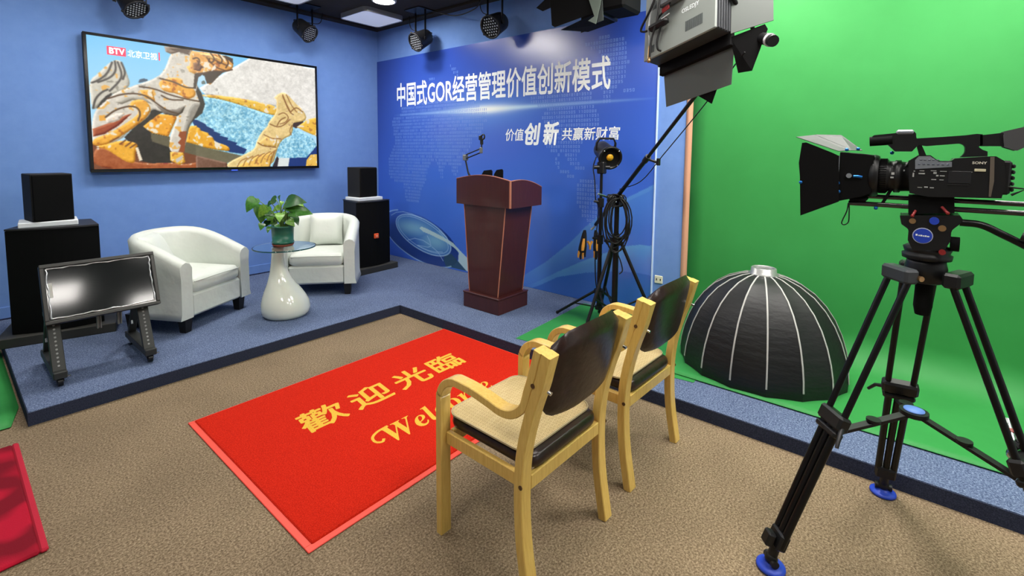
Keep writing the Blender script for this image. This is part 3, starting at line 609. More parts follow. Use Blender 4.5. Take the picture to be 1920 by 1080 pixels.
# ------------------------------------------------------------------ the setting
XL, YB = -7.2, -8.6        # far left wall, wall behind the photographer
struct('floor', MB().box((XL, YB, -0.1), (0, 0, 0)), M_floor)
D1, D2, LEFT = 2.133, 1.271, 3.72
st = MB()
st.prism([(-LEFT, 0), (-LEFT, -D1), (-D2, -D1), (-D2, YB), (0, YB), (0, 0)][::-1], 0.0, S)
stage = struct('floor_stage', st, M_stage)
edge = struct('trim_1', MB().box((-LEFT - 0.004, -D1 - 0.004, 0.0005), (-D2 - 0.004, -D1, S - 0.004)), M_riser)
edge2 = struct('trim_2', MB().box((-D2 - 0.004, YB, 0.0005), (-D2, -D1 - 0.004, S - 0.004)), M_riser)
edge3 = struct('trim_3', MB().box((-LEFT - 0.004, -D1, 0.0005), (-LEFT, -0.02, S - 0.004)), M_riser)
struct('wall_left', MB().box((XL, 0, -0.1), (0, 0.12, CEIL + 0.2)), M_wall)
struct('wall_right', MB().box((0, YB, -0.1), (0.12, 0.12, CEIL + 0.2)), M_wall)
M_wall2 = mat('pale_wall', (206, 208, 212), 0.9, var=(4, (198, 200, 206), 0.3))
struct('wall_back', MB().box((XL, YB - 0.12, -0.1), (0.12, YB, CEIL + 0.2)), M_wall2)
struct('wall_far_left', MB().box((XL - 0.12, YB - 0.12, -0.1), (XL, 0.12, CEIL + 0.2)), M_wall2)
struct('ceiling', MB().box((XL, YB, CEIL), (0, 0, CEIL + 0.1)), M_ceil)
bb = MB().box((-LEFT, -0.012, S), (-0.001, 0, S + 0.105), 0.003)
struct('baseboard_left', bb, M_wall)
struct('trim_4', MB().box((-LEFT, -0.016, S), (-0.001, -0.0125, S + 0.012)), mat('navy_skirting', (24, 30, 66), 0.7))
# a low dropped band of the ceiling runs round the walls
struct('trim_5', MB().box((XL, -0.12, CEIL - 0.03), (-0.001, -0.001, CEIL), 0.004), M_ceil)
struct('trim_6', MB().box((-0.12, YB, CEIL - 0.03), (-0.001, -0.121, CEIL), 0.004), M_ceil)

# ------------------------------------------------------------------ ceiling lamps
M_lit = mat('lit_diffuser', (255, 250, 244), 0.5, emit=LAMP)
M_dim = mat('unlit_diffuser', (236, 239, 244), 0.35)
M_faint = mat('dimmed_diffuser', (226, 232, 246), 0.35, emit=0.32)
M_lframe = mat('lamp_frame', (170, 172, 176), 0.4, metal=0.4)

def square_lamp(x, y, lit, label, group, size=0.56, gain=1.0):
    t = thing('ceiling_panel_lamp', label, 'ceiling lamp', (x, y, CEIL - 0.055), 0, group)
    fr = MB()
    o, i = rrect(size, size, 0.07, 5), rrect(size - 0.024, size - 0.024, 0.06, 5)
    n = len(o)
    fr.loft([[(a, b, 0.055) for a, b in o], [(a, b, 0.0) for a, b in o], [(a, b, 0.0) for a, b in i], [(a, b, 0.012) for a, b in i]], True, False, False)
    part('frame', fr, M_lframe, t)
    df = MB().prism(i, 0.006, 0.05)
    part('diffuser', df, (M_lit if gain == 1 else mat('diffuser_%d' % round(gain * 100), (255, 250, 244), 0.5, emit=LAMP * gain)) if lit else M_faint, t)
    return t

square_lamp(-0.46, -0.56, False, 'dimmed square white ceiling panel above the corner speakers', None)
square_lamp(-1.58, -0.68, False, 'dimmed square ceiling panel cut by the top edge of the picture', None)
for (x, y, lab) in ((-1.75, -1.55, 'over the stage before the banner'), (-3.75, -2.7, 'over the red mat'), (-4.3, -4.6, 'over the carpet left of the chairs'), (-0.75, -4.85, 'over the domed softbox'), (-0.75, -6.2, 'over the right end of the green backdrop'), (-1.9, -5.3, 'over the video tripod'), (-3.0, -6.6, 'behind the photographer'), (-1.7, -7.4, 'in the corner behind the tripod')):
    square_lamp(x, y, True, 'lit square ceiling panel ' + lab, 'lit ceiling panels over the room', 0.6, 1.75 if x > -2.0 and y < -4 and y > -7 else (0.6 if y == -2.7 else 1.0))
def round_lamp(x, y, label, group=None):
    t = thing('round_downlight', label, 'ceiling lamp', (x, y, CEIL - 0.03), 0, group)
    part('ring', MB().lathe([(0.11, 0.03), (0.135, 0.03), (0.13, 0.006), (0.112, 0.0), (0.108, 0.012)], None, 32, False), M_white, t)
    part('diffuser', MB().lathe([(0.108, 0.028), (0.108, 0.008), (0.08, 0.004), (0.001, 0.002)], None, 32, True), mat('lit_downlight', (255, 250, 244), 0.5, emit=LAMP * 5.5), t)
round_lamp(-0.74, -1.2, 'bright round downlight in the dark ceiling beside the square panel')
for x, lab in ((-1.7, 'right end'), (-2.66, 'middle'), (-3.62, 'left end')):
    round_lamp(x, -1.2, 'round downlight over the ' + lab + ' of the television', 'round downlights over the stage')
''' round downlight in the dark ceiling beside the square panel', 'ceiling lamp', (-0.74, -1.2, CEIL - 0.03))
part('ring', MB().lathe([(0.11, 0.03), (0.135, 0.03), (0.13, 0.006), (0.112, 0.0), (0.108, 0.012)], None, 32, False), M_white, t)
part('diffuser', MB().lathe([(0.108, 0.028), (0.108, 0.008), (0.08, 0.004), (0.001, 0.002)], None, 32, True), mat('lit_downlight', (255, 250, 244), 0.5, emit=LAMP * 3.4), t)'''

# ------------------------------------------------------------------ banner on the right wall
YB0, YB1, ZB0, ZB1, XB = -0.006, -4.022, S + 0.002, 2.716, -0.012
banner = thing('printed_banner', 'wide blue printed backdrop banner with Chinese title and world map on the right wall', 'banner', (-0.006, -2.01, S + 0.002))
part('board', MB().box((-0.011, YB1, ZB0), (-0.001, YB0, ZB1)), mat('banner_edge', (190, 215, 240), 0.5), banner, world=True)
bw, bh = 560, 370
yy = np.linspace(YB0, YB1, bw)
zz = np.linspace(ZB0, ZB1, bh)
Yg, Zg = np.meshgrid(yy, zz)
def mix(c, col, a):
    a = np.clip(a, 0, 1)[..., None]
    return c * (1 - a) + np.array(col, float) * a
t01 = np.clip((Zg - ZB0) / (ZB1 - ZB0), 0, 1)
u01 = np.clip(-Yg / 4.02, 0, 1)
col = np.zeros((bh, bw, 3)) + np.array((58, 104, 212.0))
col = mix(col, (50, 80, 182), np.clip((t01 - 0.45) * 1.6, 0, 1))
col = mix(col, (74, 120, 206), np.clip(1 - np.hypot((u01 - 0.5) / 0.55, (t01 - 0.25) / 0.4), 0, 1) * 0.6)
col = mix(col, (38, 54, 130), np.clip((0.16 - u01) * 4, 0, 0.7) * np.clip(t01 * 1.5 - 0.4, 0, 1))
# waves at the lower right
for wv, c1, a1, dec in ((WAVE[0], (104, 172, 222), 0.52, 0.34), (WAVE[3], (66, 118, 212), 0.6, 0.5), (WAVE[1], (112, 194, 230), 0.52, 0.2)):
    ys = np.array([p[0] for p in wv])[::-1]; zs = np.array([p[1] for p in wv])[::-1]
    edge_z = np.interp(Yg, ys, zs)
    d = edge_z - Zg
    inside = (d > -0.006) & (Yg < ys.max())
    fade = np.clip((ys.max() - Yg) / 0.5, 0, 1)
    col = mix(col, c1, np.where(inside, a1 * np.exp(-np.maximum(d, 0) / dec), 0) * fade)
ys = np.array([p[0] for p in WAVE[2]])[::-1]; zs = np.array([p[1] for p in WAVE[2]])[::-1]
d = np.interp(Yg, ys, zs) - Zg
col = mix(col, (52, 104, 196), np.where((d > 0) & (Yg < ys.max()), 0.9 * np.exp(-np.maximum(d, 0) / 1.2), 0))
# globe at the lower left
col = mix(col, (18, 44, 108), in_poly(Yg, Zg, GLOBE_OUT) * 0.75 * np.clip((0.75 - Zg) * 4, 0, 1))
dd = np.minimum(np.hypot((Yg - GLOW[0][0]) / 0.5, (Zg - GLOW[0][1]) / 0.13), np.hypot((Yg - GLOW[1][0]) / 0.35, (Zg - GLOW[1][1]) / 0.16))
disc = in_poly(Yg, Zg, GLOBE_DISC)
col = mix(col, (34, 84, 182), disc * 0.8)
col = mix(col, (150, 208, 220), disc * np.exp(-dd ** 2) * 0.75)
col = mix(col, (120, 178, 190), in_poly(Yg, Zg, GLOBE_DARK) * 0.35)
col = mix(col, (28, 62, 84), in_poly(Yg, Zg, GLOBE_DARK) * 0.8)
col = mix(col, (186, 216, 216), in_poly(Yg, Zg, GLOBE_BAND) * 0.9)
for k, l in enumerate(GLOBE_LINES):
    wd = 0.007 if k in (0, 2) else 0.004
    col = mix(col, (176, 214, 240), np.clip((wd + 0.004 - dist_line(Yg, Zg, l)) / 0.008, 0, 1) * 0.8)
# printed light streak with its core
f0, f1, f2 = FLARE
along = np.clip(np.minimum((f0[0] - Yg) / (f0[0] - f1[0]), (Yg - f2[0]) / (f1[0] - f2[0])), 0, 1)
fz = f1[1] + (Yg - f1[0]) * (f2[1] - f0[1]) / (f2[0] - f0[0])
dz = np.abs(Zg - fz)
col = mix(col, (96, 150, 232), 0.75 * np.exp(-(np.hypot((Yg - f1[0]) / 0.75, dz / 0.22)) ** 2))
col = mix(col, (186, 226, 255), np.clip(along ** 0.7 * np.exp(-(dz / (0.008 + 0.022 * along)) ** 2) * 1.1, 0, 1))
col = mix(col, (252, 255, 250), np.exp(-(np.hypot((Yg - f1[0]) / 0.42, dz / 0.055)) ** 2) * 0.95)
P = np.stack([np.full_like(Yg, XB), Yg, Zg], -1)[:, ::-1]
picture('printed_face', P, col[:, ::-1], print_mat('glossy_print', 0.25, spec=1.0), banner)
# the map: rows of tiny digits
rng = random.Random(3)
dm, glyph = MB(), [
    [(0, 0, .28, 1), (.72, 0, 1, 1), (.28, 0, .72, .16), (.28, .84, .72, 1)],
    [(0, 0, .28, 1), (.72, 0, 1, 1), (.28, 0, .72, .15), (.28, .85, .72, 1), (.28, .43, .72, .57)],
    [(.36, 0, .68, 1), (.1, .78, .36, .92)],
    [(0, .8, 1, 1), (0, 0, 1, .2), (.68, .2, 1, .8), (0, .42, .68, .58)],
    [(0, .5, .3, 1), (.3, .82, 1, 1), (.3, .46, 1, .62), (.7, 0, 1, .46), (0, 0, .7, .17)]]
cw, chh = 0.0288, 0.0412
ny, nz = int(4.0 / cw), int(2.6 / chh)
gy = np.array([[-0.05 - i * cw for i in range(ny)]] * nz)
gz = np.array([[0.15 + j * chh] * ny for j in range(nz)])
msk = np.zeros(gy.shape, bool)
for pl in MAPP:
    msk |= in_poly(gy - cw / 2, gz + chh / 2, pl)
for j in range(nz):
    for i in range(ny):
        if msk[j, i] and rng.random() > 0.02:
            y0, z0 = gy[j, i], gz[j, i]
            for (a, b, c, d) in rng.choice(glyph):
                w_, h_ = 0.0185, 0.0275
                ya, yb_ = y0 - a * w_, y0 - c * w_
                dm.add([(XB - 0.0006, ya, z0 + b * h_), (XB - 0.0006, ya, z0 + d * h_), (XB - 0.0006, yb_, z0 + d * h_), (XB - 0.0006, yb_, z0 + b * h_)], [(0, 1, 2, 3)])
M_digit = mat('pale_blue_print', (104, 140, 216), 0.4)
d_o = part('world_map_digits', dm, M_digit, banner, world=True)
d_o['kind'] = 'stuff'
d_o['label'] = 'world map made of tiny pale blue digits'
yv, zv = (0, -1, 0), (0, 0, 1)
lettering('title_lettering', '中国式GOR经营管理价值创新模式', M_letter, banner, (XB, -0.448, 2.085), yv, zv, 3.125, 0.300, bold=0.018, lift=0.0016)
lettering('tagline_lettering', '价值', M_letter, banner, (XB, -2.335, 1.625), yv, zv, 0.245, 0.125, bold=0.012, shear=0.1, lift=0.0016)
lettering('tagline_lettering', '创', M_letter, banner, (XB, -2.60, 1.585), yv, zv, 0.195, 0.215, bold=0.034, shear=0.15, lift=0.0016)
lettering('tagline_lettering', '新', M_letter, banner, (XB, -2.835, 1.585), yv, zv, 0.185, 0.22, bold=0.034, shear=0.15, lift=0.0016)
lettering('tagline_lettering', '共赢新财富', M_letter, banner, (XB, -3.06, 1.625), yv, zv, 0.625, 0.12, bold=0.012, shear=0.1, lift=0.0016)
part('edge_strip', MB().box((-0.02, YB1 - 0.012, ZB0), (-0.001, YB1, ZB1), 0.002), mat('pale_edge_strip', (196, 220, 250), 0.5), banner, world=True)
# sockets low on the right wall
for (y, z, lab) in ((-4.088, 0.415, 'white double wall socket beside the banner edge'), (-4.27, 0.17, 'white wall socket low behind the brown leather chair')):
    t = thing('wall_socket', lab, 'socket', (-0.001, y, z))
    part('plate', MB().box((-0.010, -0.036, -0.034), (0, 0.036, 0.034), 0.004), mat('ivory_plastic', (226, 224, 200), 0.5), t)
    for k in (-1, 1):
        part('outlet', MB().box((-0.012, k * 0.017 - 0.004, -0.008), (-0.0102, k * 0.017 + 0.004, 0.010)), M_black, t)

# ------------------------------------------------------------------ television
TX0, TX1, TZ0, TZ1, TY = -3.077, -0.924, 1.290, 2.522, -0.080
tv = thing('television', 'large flat television showing a glazed stone lion on the blue wall', 'television', ((TX0 + TX1) / 2, -0.04, TZ0))
part('housing', MB().box((TX0, TY + 0.003, TZ0), (TX1, -0.032, TZ1), 0.006), M_black, tv, world=True)
part('wall_mount', MB().box((-2.4, -0.033, 1.6), (-1.6, -0.0005, 2.2), 0.004), M_matte, tv, world=True)
SX0, SX1, SZ0, SZ1 = -3.052, -0.949, 1.315, 2.497
bz = MB()
for (a, b, c, d) in ((TX0, TX1, SZ1, TZ1), (TX0, TX1, TZ0, SZ0), (TX0, SX0, SZ0, SZ1), (SX1, TX1, SZ0, SZ1)):
    bz.box((a, TY - 0.004, c), (b, TY + 0.004, d), 0.002)
part('bezel', bz, mat('gloss_black', (14, 14, 16), 0.15), tv, world=True)
part('bezel_strip', MB().box((TX0, TY - 0.006, TZ0 - 0.004), (TX1, TY + 0.01, TZ0 + 0.003), 0.001), M_metal_black, tv, world=True)
part('standby_light', MB().box((-1.92, TY - 0.005, TZ0 - 0.012), (-1.86, TY + 0.005, TZ0 - 0.003), 0.001), mat('blue_led', (60, 90, 240), 0.4, emit=1.5), tv, world=True)
tw, th = 470, 264
Ug, Vg = np.meshgrid(np.linspace(0, 1, tw), np.linspace(0, 1, th))
rs = np.random.RandomState(5)
def vnoise(sc):
    g = rs.rand(int(th / sc) + 3, int(tw / sc) + 3)
    yi, xi = np.linspace(0, g.shape[0] - 2, th), np.linspace(0, g.shape[1] - 2, tw)
    y0, x0 = yi.astype(int), xi.astype(int)
    fy, fx = (yi - y0)[:, None], (xi - x0)[None]
    g00, g01, g10, g11 = g[y0][:, x0], g[y0][:, x0 + 1], g[y0 + 1][:, x0], g[y0 + 1][:, x0 + 1]
    return (g00 * (1 - fx) + g01 * fx) * (1 - fy) + (g10 * (1 - fx) + g11 * fx) * fy - 0.5
NZ = vnoise(2.2) * 1.2 + vnoise(6) * 0.9 + vnoise(16) * 0.7
pic = np.zeros((th, tw, 3)) + np.array((120, 200, 246.0))
pic = mix(pic, (196, 230, 248), np.clip(1.1 - Vg, 0, 1))
asp = (SX1 - SX0) / (SZ1 - SZ0)
TVP.insert(5, ('p', (120, 66, 38), [(0, 0), (0.52, 0), (0.52, 0.1), (0.3, 0.2), (0, 0.2)], 8))
def soften(pl, n=2, closed=True):
    for _ in range(n):
        q, m_ = [], len(pl)
        if not closed:
            q.append(pl[0])
        for i in range(m_ if closed else m_ - 1):
            (x0, y0), (x1, y1) = pl[i], pl[(i + 1) % m_]
            q += [(x0 * .75 + x1 * .25, y0 * .75 + y1 * .25), (x0 * .25 + x1 * .75, y0 * .25 + y1 * .75)]
        if not closed:
            q.append(pl[-1])
        pl = q
    return pl
for (k, c, pl, w_) in TVP:
    if k == 'p':
        m_ = in_poly(Ug, Vg, soften(pl) if w_ >= 10 and len(pl) > 8 else pl)
        pic[m_] = np.array(c) + NZ[m_][:, None] * w_ * 1.1
        if w_ >= 10:
            # rounded modelling of the glazed figures
            B = m_.astype(float)
            for _ in range(10):
                q = np.pad(B, 1, mode='edge')
                B = (q[1:-1, 1:-1] * 2 + q[:-2, 1:-1] + q[2:, 1:-1] + q[1:-1, :-2] + q[1:-1, 2:]) / 6
            gy_, gx_ = np.gradient(B)
            pic[m_] += (np.clip((gx_ - gy_) * 360, -60, 34))[m_][:, None]
    else:
        dl = dist_line(Ug * asp, Vg, [(a * asp, b) for a, b in soften(pl, 2, False)])
        pic = mix(pic, c, np.clip((w_ * 1.3 - dl) / (w_ * 0.5), 0, 1))
# sparkle on the water, pale glaze and pits on the figures
spk = np.clip((vnoise(1.6) + vnoise(4)) * 2.2, -1, 1)
wat = (pic[..., 2] > 185) & (pic[..., 0] < 175) & (Vg < 0.68) & (Ug > 0.36)
pic[wat] += spk[wat][:, None] * np.array((46, 34, 22))
gld = (pic[..., 0] > 195) & (pic[..., 2] < 130)
gl2 = np.clip(vnoise(9) + vnoise(4) * 0.6, -1, 1)
pic[gld & (gl2 > 0.30)] = (240, 226, 200)
pic[gld & (gl2 < -0.34)] -= np.array((46, 58, 22))
stn = (np.abs(pic[..., 0] - pic[..., 2]) < 34) & (pic[..., 0] > 180) & (Ug < 0.5)
pic[stn & (gl2 > 0.36)] = (232, 176, 84)
pic[stn & (gl2 < -0.40)] -= 50
for _ in range(2):
    q = np.pad(pic, ((1, 1), (1, 1), (0, 0)), mode='edge')
    pic = (q[1:-1, 1:-1] * 4 + q[:-2, 1:-1] + q[2:, 1:-1] + q[1:-1, :-2] + q[1:-1, 2:]) / 8
Pt = np.stack([SX0 + Ug * (SX1 - SX0), np.full_like(Ug, TY), SZ0 + Vg * (SZ1 - SZ0)], -1)
picture('screen', Pt, pic, print_mat('screen_picture', 0.25, emit=1.0), tv)
def scr(u, v, d=0.001):
    return (SX0 + u * (SX1 - SX0), TY - d, SZ0 + v * (SZ1 - SZ0))
lg = MB().add([scr(.065, .873), scr(.130, .873), scr(.130, .938), scr(.065, .938)], [(0, 1, 2, 3)])
part('channel_logo', lg, mat('logo_red', (214, 60, 84), 0.4, emit=0.8), tv, world=True)
M_logo_w = mat('logo_white', (250, 250, 252), 0.4, emit=0.9)
M_logo_p = mat('logo_pale', (222, 238, 246), 0.4, emit=0.85)
lettering('channel_lettering', 'BTV', M_logo_w, tv, scr(.0735, .884), (1, 0, 0), (0, 0, 1), 0.108, 0.051, bold=0.03, lift=0.002)
lettering('channel_lettering', '北京卫视', M_logo_p, tv, scr(.136, .876), (1, 0, 0), (0, 0, 1), 0.226, 0.064, bold=0.012, lift=0.002)
part('channel_logo', MB().add([scr(.2495, .876), scr(.2545, .876), scr(.2545, .940), scr(.2495, .940)], [(0, 1, 2, 3)]), mat('logo_red', (214, 60, 84)), tv, world=True)
# ------------------------------------------------------------------ loudspeakers
M_cloth = mat('black_speaker_cloth', (11, 12, 13), 0.9, spec=0.15, bump=(400, 0.2, 0.002))
M_carpetbox = mat('black_cabinet', (17, 18, 21), 0.8, bump=(200, 0.2, 0.002))
M_foam = mat('white_foam', (226, 232, 236), 0.85, bump=(80, 0.2, 0.003))
M_plinth = mat('dark_plinth', (52, 52, 48), 0.7)

def floor_speaker(x, y, rz, w, label, wp, dp, wf, wl, fo=0.0):
    d, h = 0.40, 0.76
    pl = solo('speaker_plinth', MB().box((-wp / 2, -dp / 2, 0), (wp / 2, dp / 2, 0.07), 0.005), M_plinth, 'low dark plinth under ' + wl, 'plinth', None, (x, y, S), rz)
    t = thing('floor_speaker', label, 'loudspeaker', (x, y, S + 0.07), rz)
    # tapered cabinet: bowed cloth front, narrower back
    fr = [(-w / 2 + w * i / 10, -d / 2 - 0.045 * math.sin(math.pi * i / 10)) for i in range(11)]
    part('cabinet', MB().prism([(-w / 2, -d / 2 + 0.02), (w / 2, -d / 2 + 0.02), (w / 2 - 0.09, d / 2), (-w / 2 + 0.09, d / 2)], 0, h), M_carpetbox, t, bevel=0.006)
    part('grille', MB().prism(fr + [(w / 2, -d / 2 + 0.019), (-w / 2, -d / 2 + 0.019)], 0.004, h - 0.004, smooth=False), M_cloth, t)
    part('top_panel', MB().prism([(a * 1.01, b - 0.004) for a, b in fr] + [(w / 2 - 0.085, d / 2 + 0.004), (-w / 2 + 0.085, d / 2 + 0.004)], h, h + 0.012), mat('speaker_top', (34, 35, 38), 0.5), t, bevel=0.003)
    f = solo('foam_block', MB().box((-wf / 2, -0.14, 0), (wf / 2, 0.14, 0.036), 0.004), M_foam, 'white foam block on top of ' + wl, 'foam block', None, (x + fo, y - 0.02, S + 0.842), rz * 0.4)
    return t

def small_speaker(x, y, z, rz, w, label):
    t = thing('bookshelf_speaker', label, 'loudspeaker', (x, y, z), rz)
    part('cabinet', MB().box((-w / 2, -0.10, 0), (w / 2, 0.13, 0.352), 0.004), M_carpetbox, t)
    part('grille', MB().box((-w / 2 + 0.006, -0.118, 0.006), (w / 2 - 0.006, -0.1005, 0.346), 0.006), M_cloth, t)
    return t

floor_speaker(-3.378, -0.66, R_(-15), 0.51, 'large black floor speaker with tapered cabinet at the left, behind the monitor cart', 0.66, 0.56, 0.325, 'the left floor speaker', -0.055)
small_speaker(-3.425, -0.69, S + 0.878, R_(6), 0.235, 'small black speaker standing on white foam at the left of the television')
fs = floor_speaker(-0.685, -0.66, R_(3), 0.46, 'large black floor speaker with orange badge in the room corner', 0.58, 0.56, 0.33, 'the corner floor speaker')
bd = part('badge', MB().box((-0.036, -0.262, 0.33), (0.022, -0.240, 0.385), 0.004), mat('orange_badge', (236, 90, 40), 0.4), fs)
part('badge_mark', MB().box((-0.022, -0.2635, 0.345), (0.008, -0.2622, 0.368)), mat('badge_pale', (255, 170, 130), 0.4), bd)
small_speaker(-0.685, -0.66, S + 0.878, R_(4), 0.25, 'small black speaker standing on white foam in the room corner')

# ------------------------------------------------------------------ white tub armchairs
def tub_chair(loc, rz, label):
    t = thing('tub_armchair', label, 'armchair', loc, rz, 'white tub armchairs')
    hw, zb, th = 0.365, 0.115, 0.105
    yf = -0.33
    # U-shaped plan: straight arms, round back
    plan = []
    for i in range(6):
        plan.append((-hw, yf + (0.0 - yf) * i / 5, -1, 0))
    for i in range(1, 18):
        a = math.pi - math.pi * i / 18
        plan.append((hw * math.cos(a), hw * math.sin(a) * 0.92, math.cos(a), math.sin(a)))
    for i in range(6):
        plan.append((hw, 0.0 + yf * i / 5, 1, 0))
    rings = []
    for (x, y, nx, ny) in plan:
        k = min(1, max(0, (y - yf) / 0.66))
        z = 0.552 + 0.190 * math.sin(k * math.pi / 2)
        prof = [(0.012, zb), (0.0, zb + 0.05), (-0.004, z - 0.12), (0.004, z - 0.035), (-0.018, z - 0.006), (-0.052, z + 0.006), (-th + 0.016, z - 0.010), (-th - 0.004, z - 0.045), (-th, 0.34), (-th, zb)]
        rings.append([(x + nx * o, y + ny * o, zz) for o, zz in prof])
    sh = MB().loft(rings, True, True, True)
    part('shell', sh, M_white_leather, t)
    inner = hw - th + 0.004
    fr = MB().box((-inner, yf + 0.006, zb), (inner, yf + 0.30, 0.30), 0.018)
    part('seat_base', fr, M_white_leather, t)
    sp = [(-inner + 0.002, yf + 0.30), (inner - 0.002, yf + 0.30)] + [(inner * math.cos(R_(a)) * 0.99, 0.0 + inner * math.sin(R_(a)) * 0.92) for a in range(0, 181, 15)]
    part('seat_deck', MB().prism(sp, zb, 0.295), M_white_leather, t)
    # plump cushion
    cu = MB()
    rg = []
    W, y0, y1 = inner - 0.006, yf - 0.004, 0.20
    for (f, z) in ((0.90, 0.300), (0.985, 0.322), (1.0, 0.352), (0.985, 0.388), (0.93, 0.412), (0.72, 0.424), (0.35, 0.430)):
        r = []
        for (a, b) in rrect(2 * W, y1 - y0, 0.05, 5):
            r.append((a * f, (y0 + y1) / 2 + b * (1 - (1 - f) * 0.8), z))
        rg.append(r)
    cu.loft(rg, True, True, True)
    part('seat_cushion', cu, M_white_leather, t)
    sm = MB().tube(spline([(-W + 0.02, y0 + 0.006, 0.392), (-W / 2, y0 - 0.004, 0.396), (0, y0 - 0.006, 0.398), (W / 2, y0 - 0.004, 0.396), (W - 0.02, y0 + 0.006, 0.392)], 5), 0.004, 6)
    part('piping', sm, M_white_leather, t)
    for (sx, sy) in ((-1, -1), (1, -1), (-1, 1), (1, 1)):
        x, y = sx * 0.285, -0.275 if sy < 0 else 0.20
        lg = MB().loft([[(x + a * 0.026, y + b * 0.026, 0) for a, b in ((-1, -1), (1, -1), (1, 1), (-1, 1))], [(x + a * 0.036, y + b * 0.036, zb + 0.004) for a, b in ((-1, -1), (1, -1), (1, 1), (-1, 1))]], True, True, False)
        part('leg', lg, mat('black_wood', (16, 15, 16), 0.5), t)
    return t

def throw_pillow(loc, rz, tilt, label, size=0.36):
    mb = MB()
    n = 12
    for sgn in (1, -1):
        g = []
        for i in range(n + 1):
            for j in range(n + 1):
                u, v = 2 * i / n - 1, 2 * j / n - 1
                e = 0.068 * ((1 - u ** 4) * (1 - v ** 4)) ** 0.7
                pin = 1 - 0.06 * (1 - abs(u) ** 2) * abs(v) ** 3
                pin2 = 1 - 0.06 * (1 - abs(v) ** 2) * abs(u) ** 3
                g.append((u * size / 2 * pin2, sgn * e, v * size / 2 * pin + size / 2))
        fs = []
        for i in range(n):
            for j in range(n):
                q = (i * (n + 1) + j, i * (n + 1) + j + 1, (i + 1) * (n + 1) + j + 1, (i + 1) * (n + 1) + j)
                fs.append(q if sgn > 0 else q[::-1])
        mb.add(g, fs, True, Matrix.Rotation(tilt, 4, 'X'))
    return solo('throw_pillow', mb, M_white_leather, label, 'pillow', 'white pillows on the armchairs', loc, rz)

CL, CLr = Vector((-2.675, -1.05, S)), R_(30)
CRr = R_(-40)
CR = Vector((-1.43, -1.055, S))
tub_chair(CL, CLr, 'white leather tub armchair at the left, beside the monitor cart')
tub_chair(CR, CRr, 'white leather tub armchair at the right, behind the potted plant')
def on_chair(c, rz, x, y, z):
    return c + Matrix.Rotation(rz, 3, 'Z') @ Vector((x, y, z))
throw_pillow(on_chair(CL, CLr, -0.10, 0.055, 0.432), CLr + R_(28), R_(-24), 'white square pillow slumped in the left armchair', 0.33)
throw_pillow(on_chair(CR, CRr, 0.02, 0.075, 0.432), CRr + R_(4), R_(-15), 'white square pillow standing in the right armchair', 0.335)

# ------------------------------------------------------------------ side table and plant
TC = Vector((-2.084, -1.612, S))
M_gloss = mat('gloss_white_resin', (226, 232, 218), 0.12, coat=0.6)
t = thing('side_table', 'round glass side table on a glossy white teardrop foot between the armchairs', 'side table', TC)
vR = Vector((0.64, -0.768, 0))
rg = []
for (z, r, off) in ((0, .150, .0), (.006, .172, .0), (.03, .190, .0), (.07, .196, -.0), (.12, .190, -.004), (.17, .172, -.012), (.22, .147, -.022), (.27, .118, -.033), (.32, .094, -.043), (.37, .076, -.050), (.43, .062, -.055), (.50, .052, -.057), (.56, .048, -.057), (.585, .052, -.056), (.592, .05, -.056)):
    c = vR * off
    rg.append([(c.x + r * math.cos(2 * math.pi * i / 40), c.y + r * math.sin(2 * math.pi * i / 40), z) for i in range(40)])
part('foot', MB().loft(rg), M_gloss, t)
m_glass = mat('clear_glass', (232, 246, 242), 0.02, trans=1.0, ior=1.45)
gl = MB().lathe([(0.244, 0.592), (0.25, 0.595), (0.25, 0.599), (0.244, 0.602)], Matrix.Translation(vR * 0.004), 64)
part('glass_top', gl, m_glass, t)
part('glass_rim', MB().lathe([(0.2502, 0.5935), (0.2515, 0.597), (0.2502, 0.6005)], Matrix.Translation(vR * 0.004), 64, False), mat('green_glass_edge', (40, 96, 96), 0.15), t)

PB = Vector((-2.09, -1.605, 0.682))
pl = thing('potted_plant', 'green leafy pothos in a green pot standing on the glass table', 'plant', PB)
part('saucer', MB().lathe([(0.055, 0.0), (0.078, 0.003), (0.088, 0.022), (0.082, 0.022), (0.07, 0.008)], None, 28), mat('terracotta', (126, 62, 44), 0.7), pl)
part('pot', MB().lathe([(0.066, 0.010), (0.078, 0.018), (0.084, 0.028), (0.088, 0.030), (0.0885, 0.045), (0.084, 0.046), (0.090, 0.165), (0.094, 0.166), (0.094, 0.178), (0.085, 0.178), (0.083, 0.16)], None, 14, False, True), mat('green_pot', (44, 104, 84), 0.35), pl)
part('soil', MB().lathe([(0.084, 0.155), (0.05, 0.162), (0.001, 0.164)], None, 20), mat('potting_soil', (44, 34, 26), 0.95, bump=(90, 0.6)), pl)
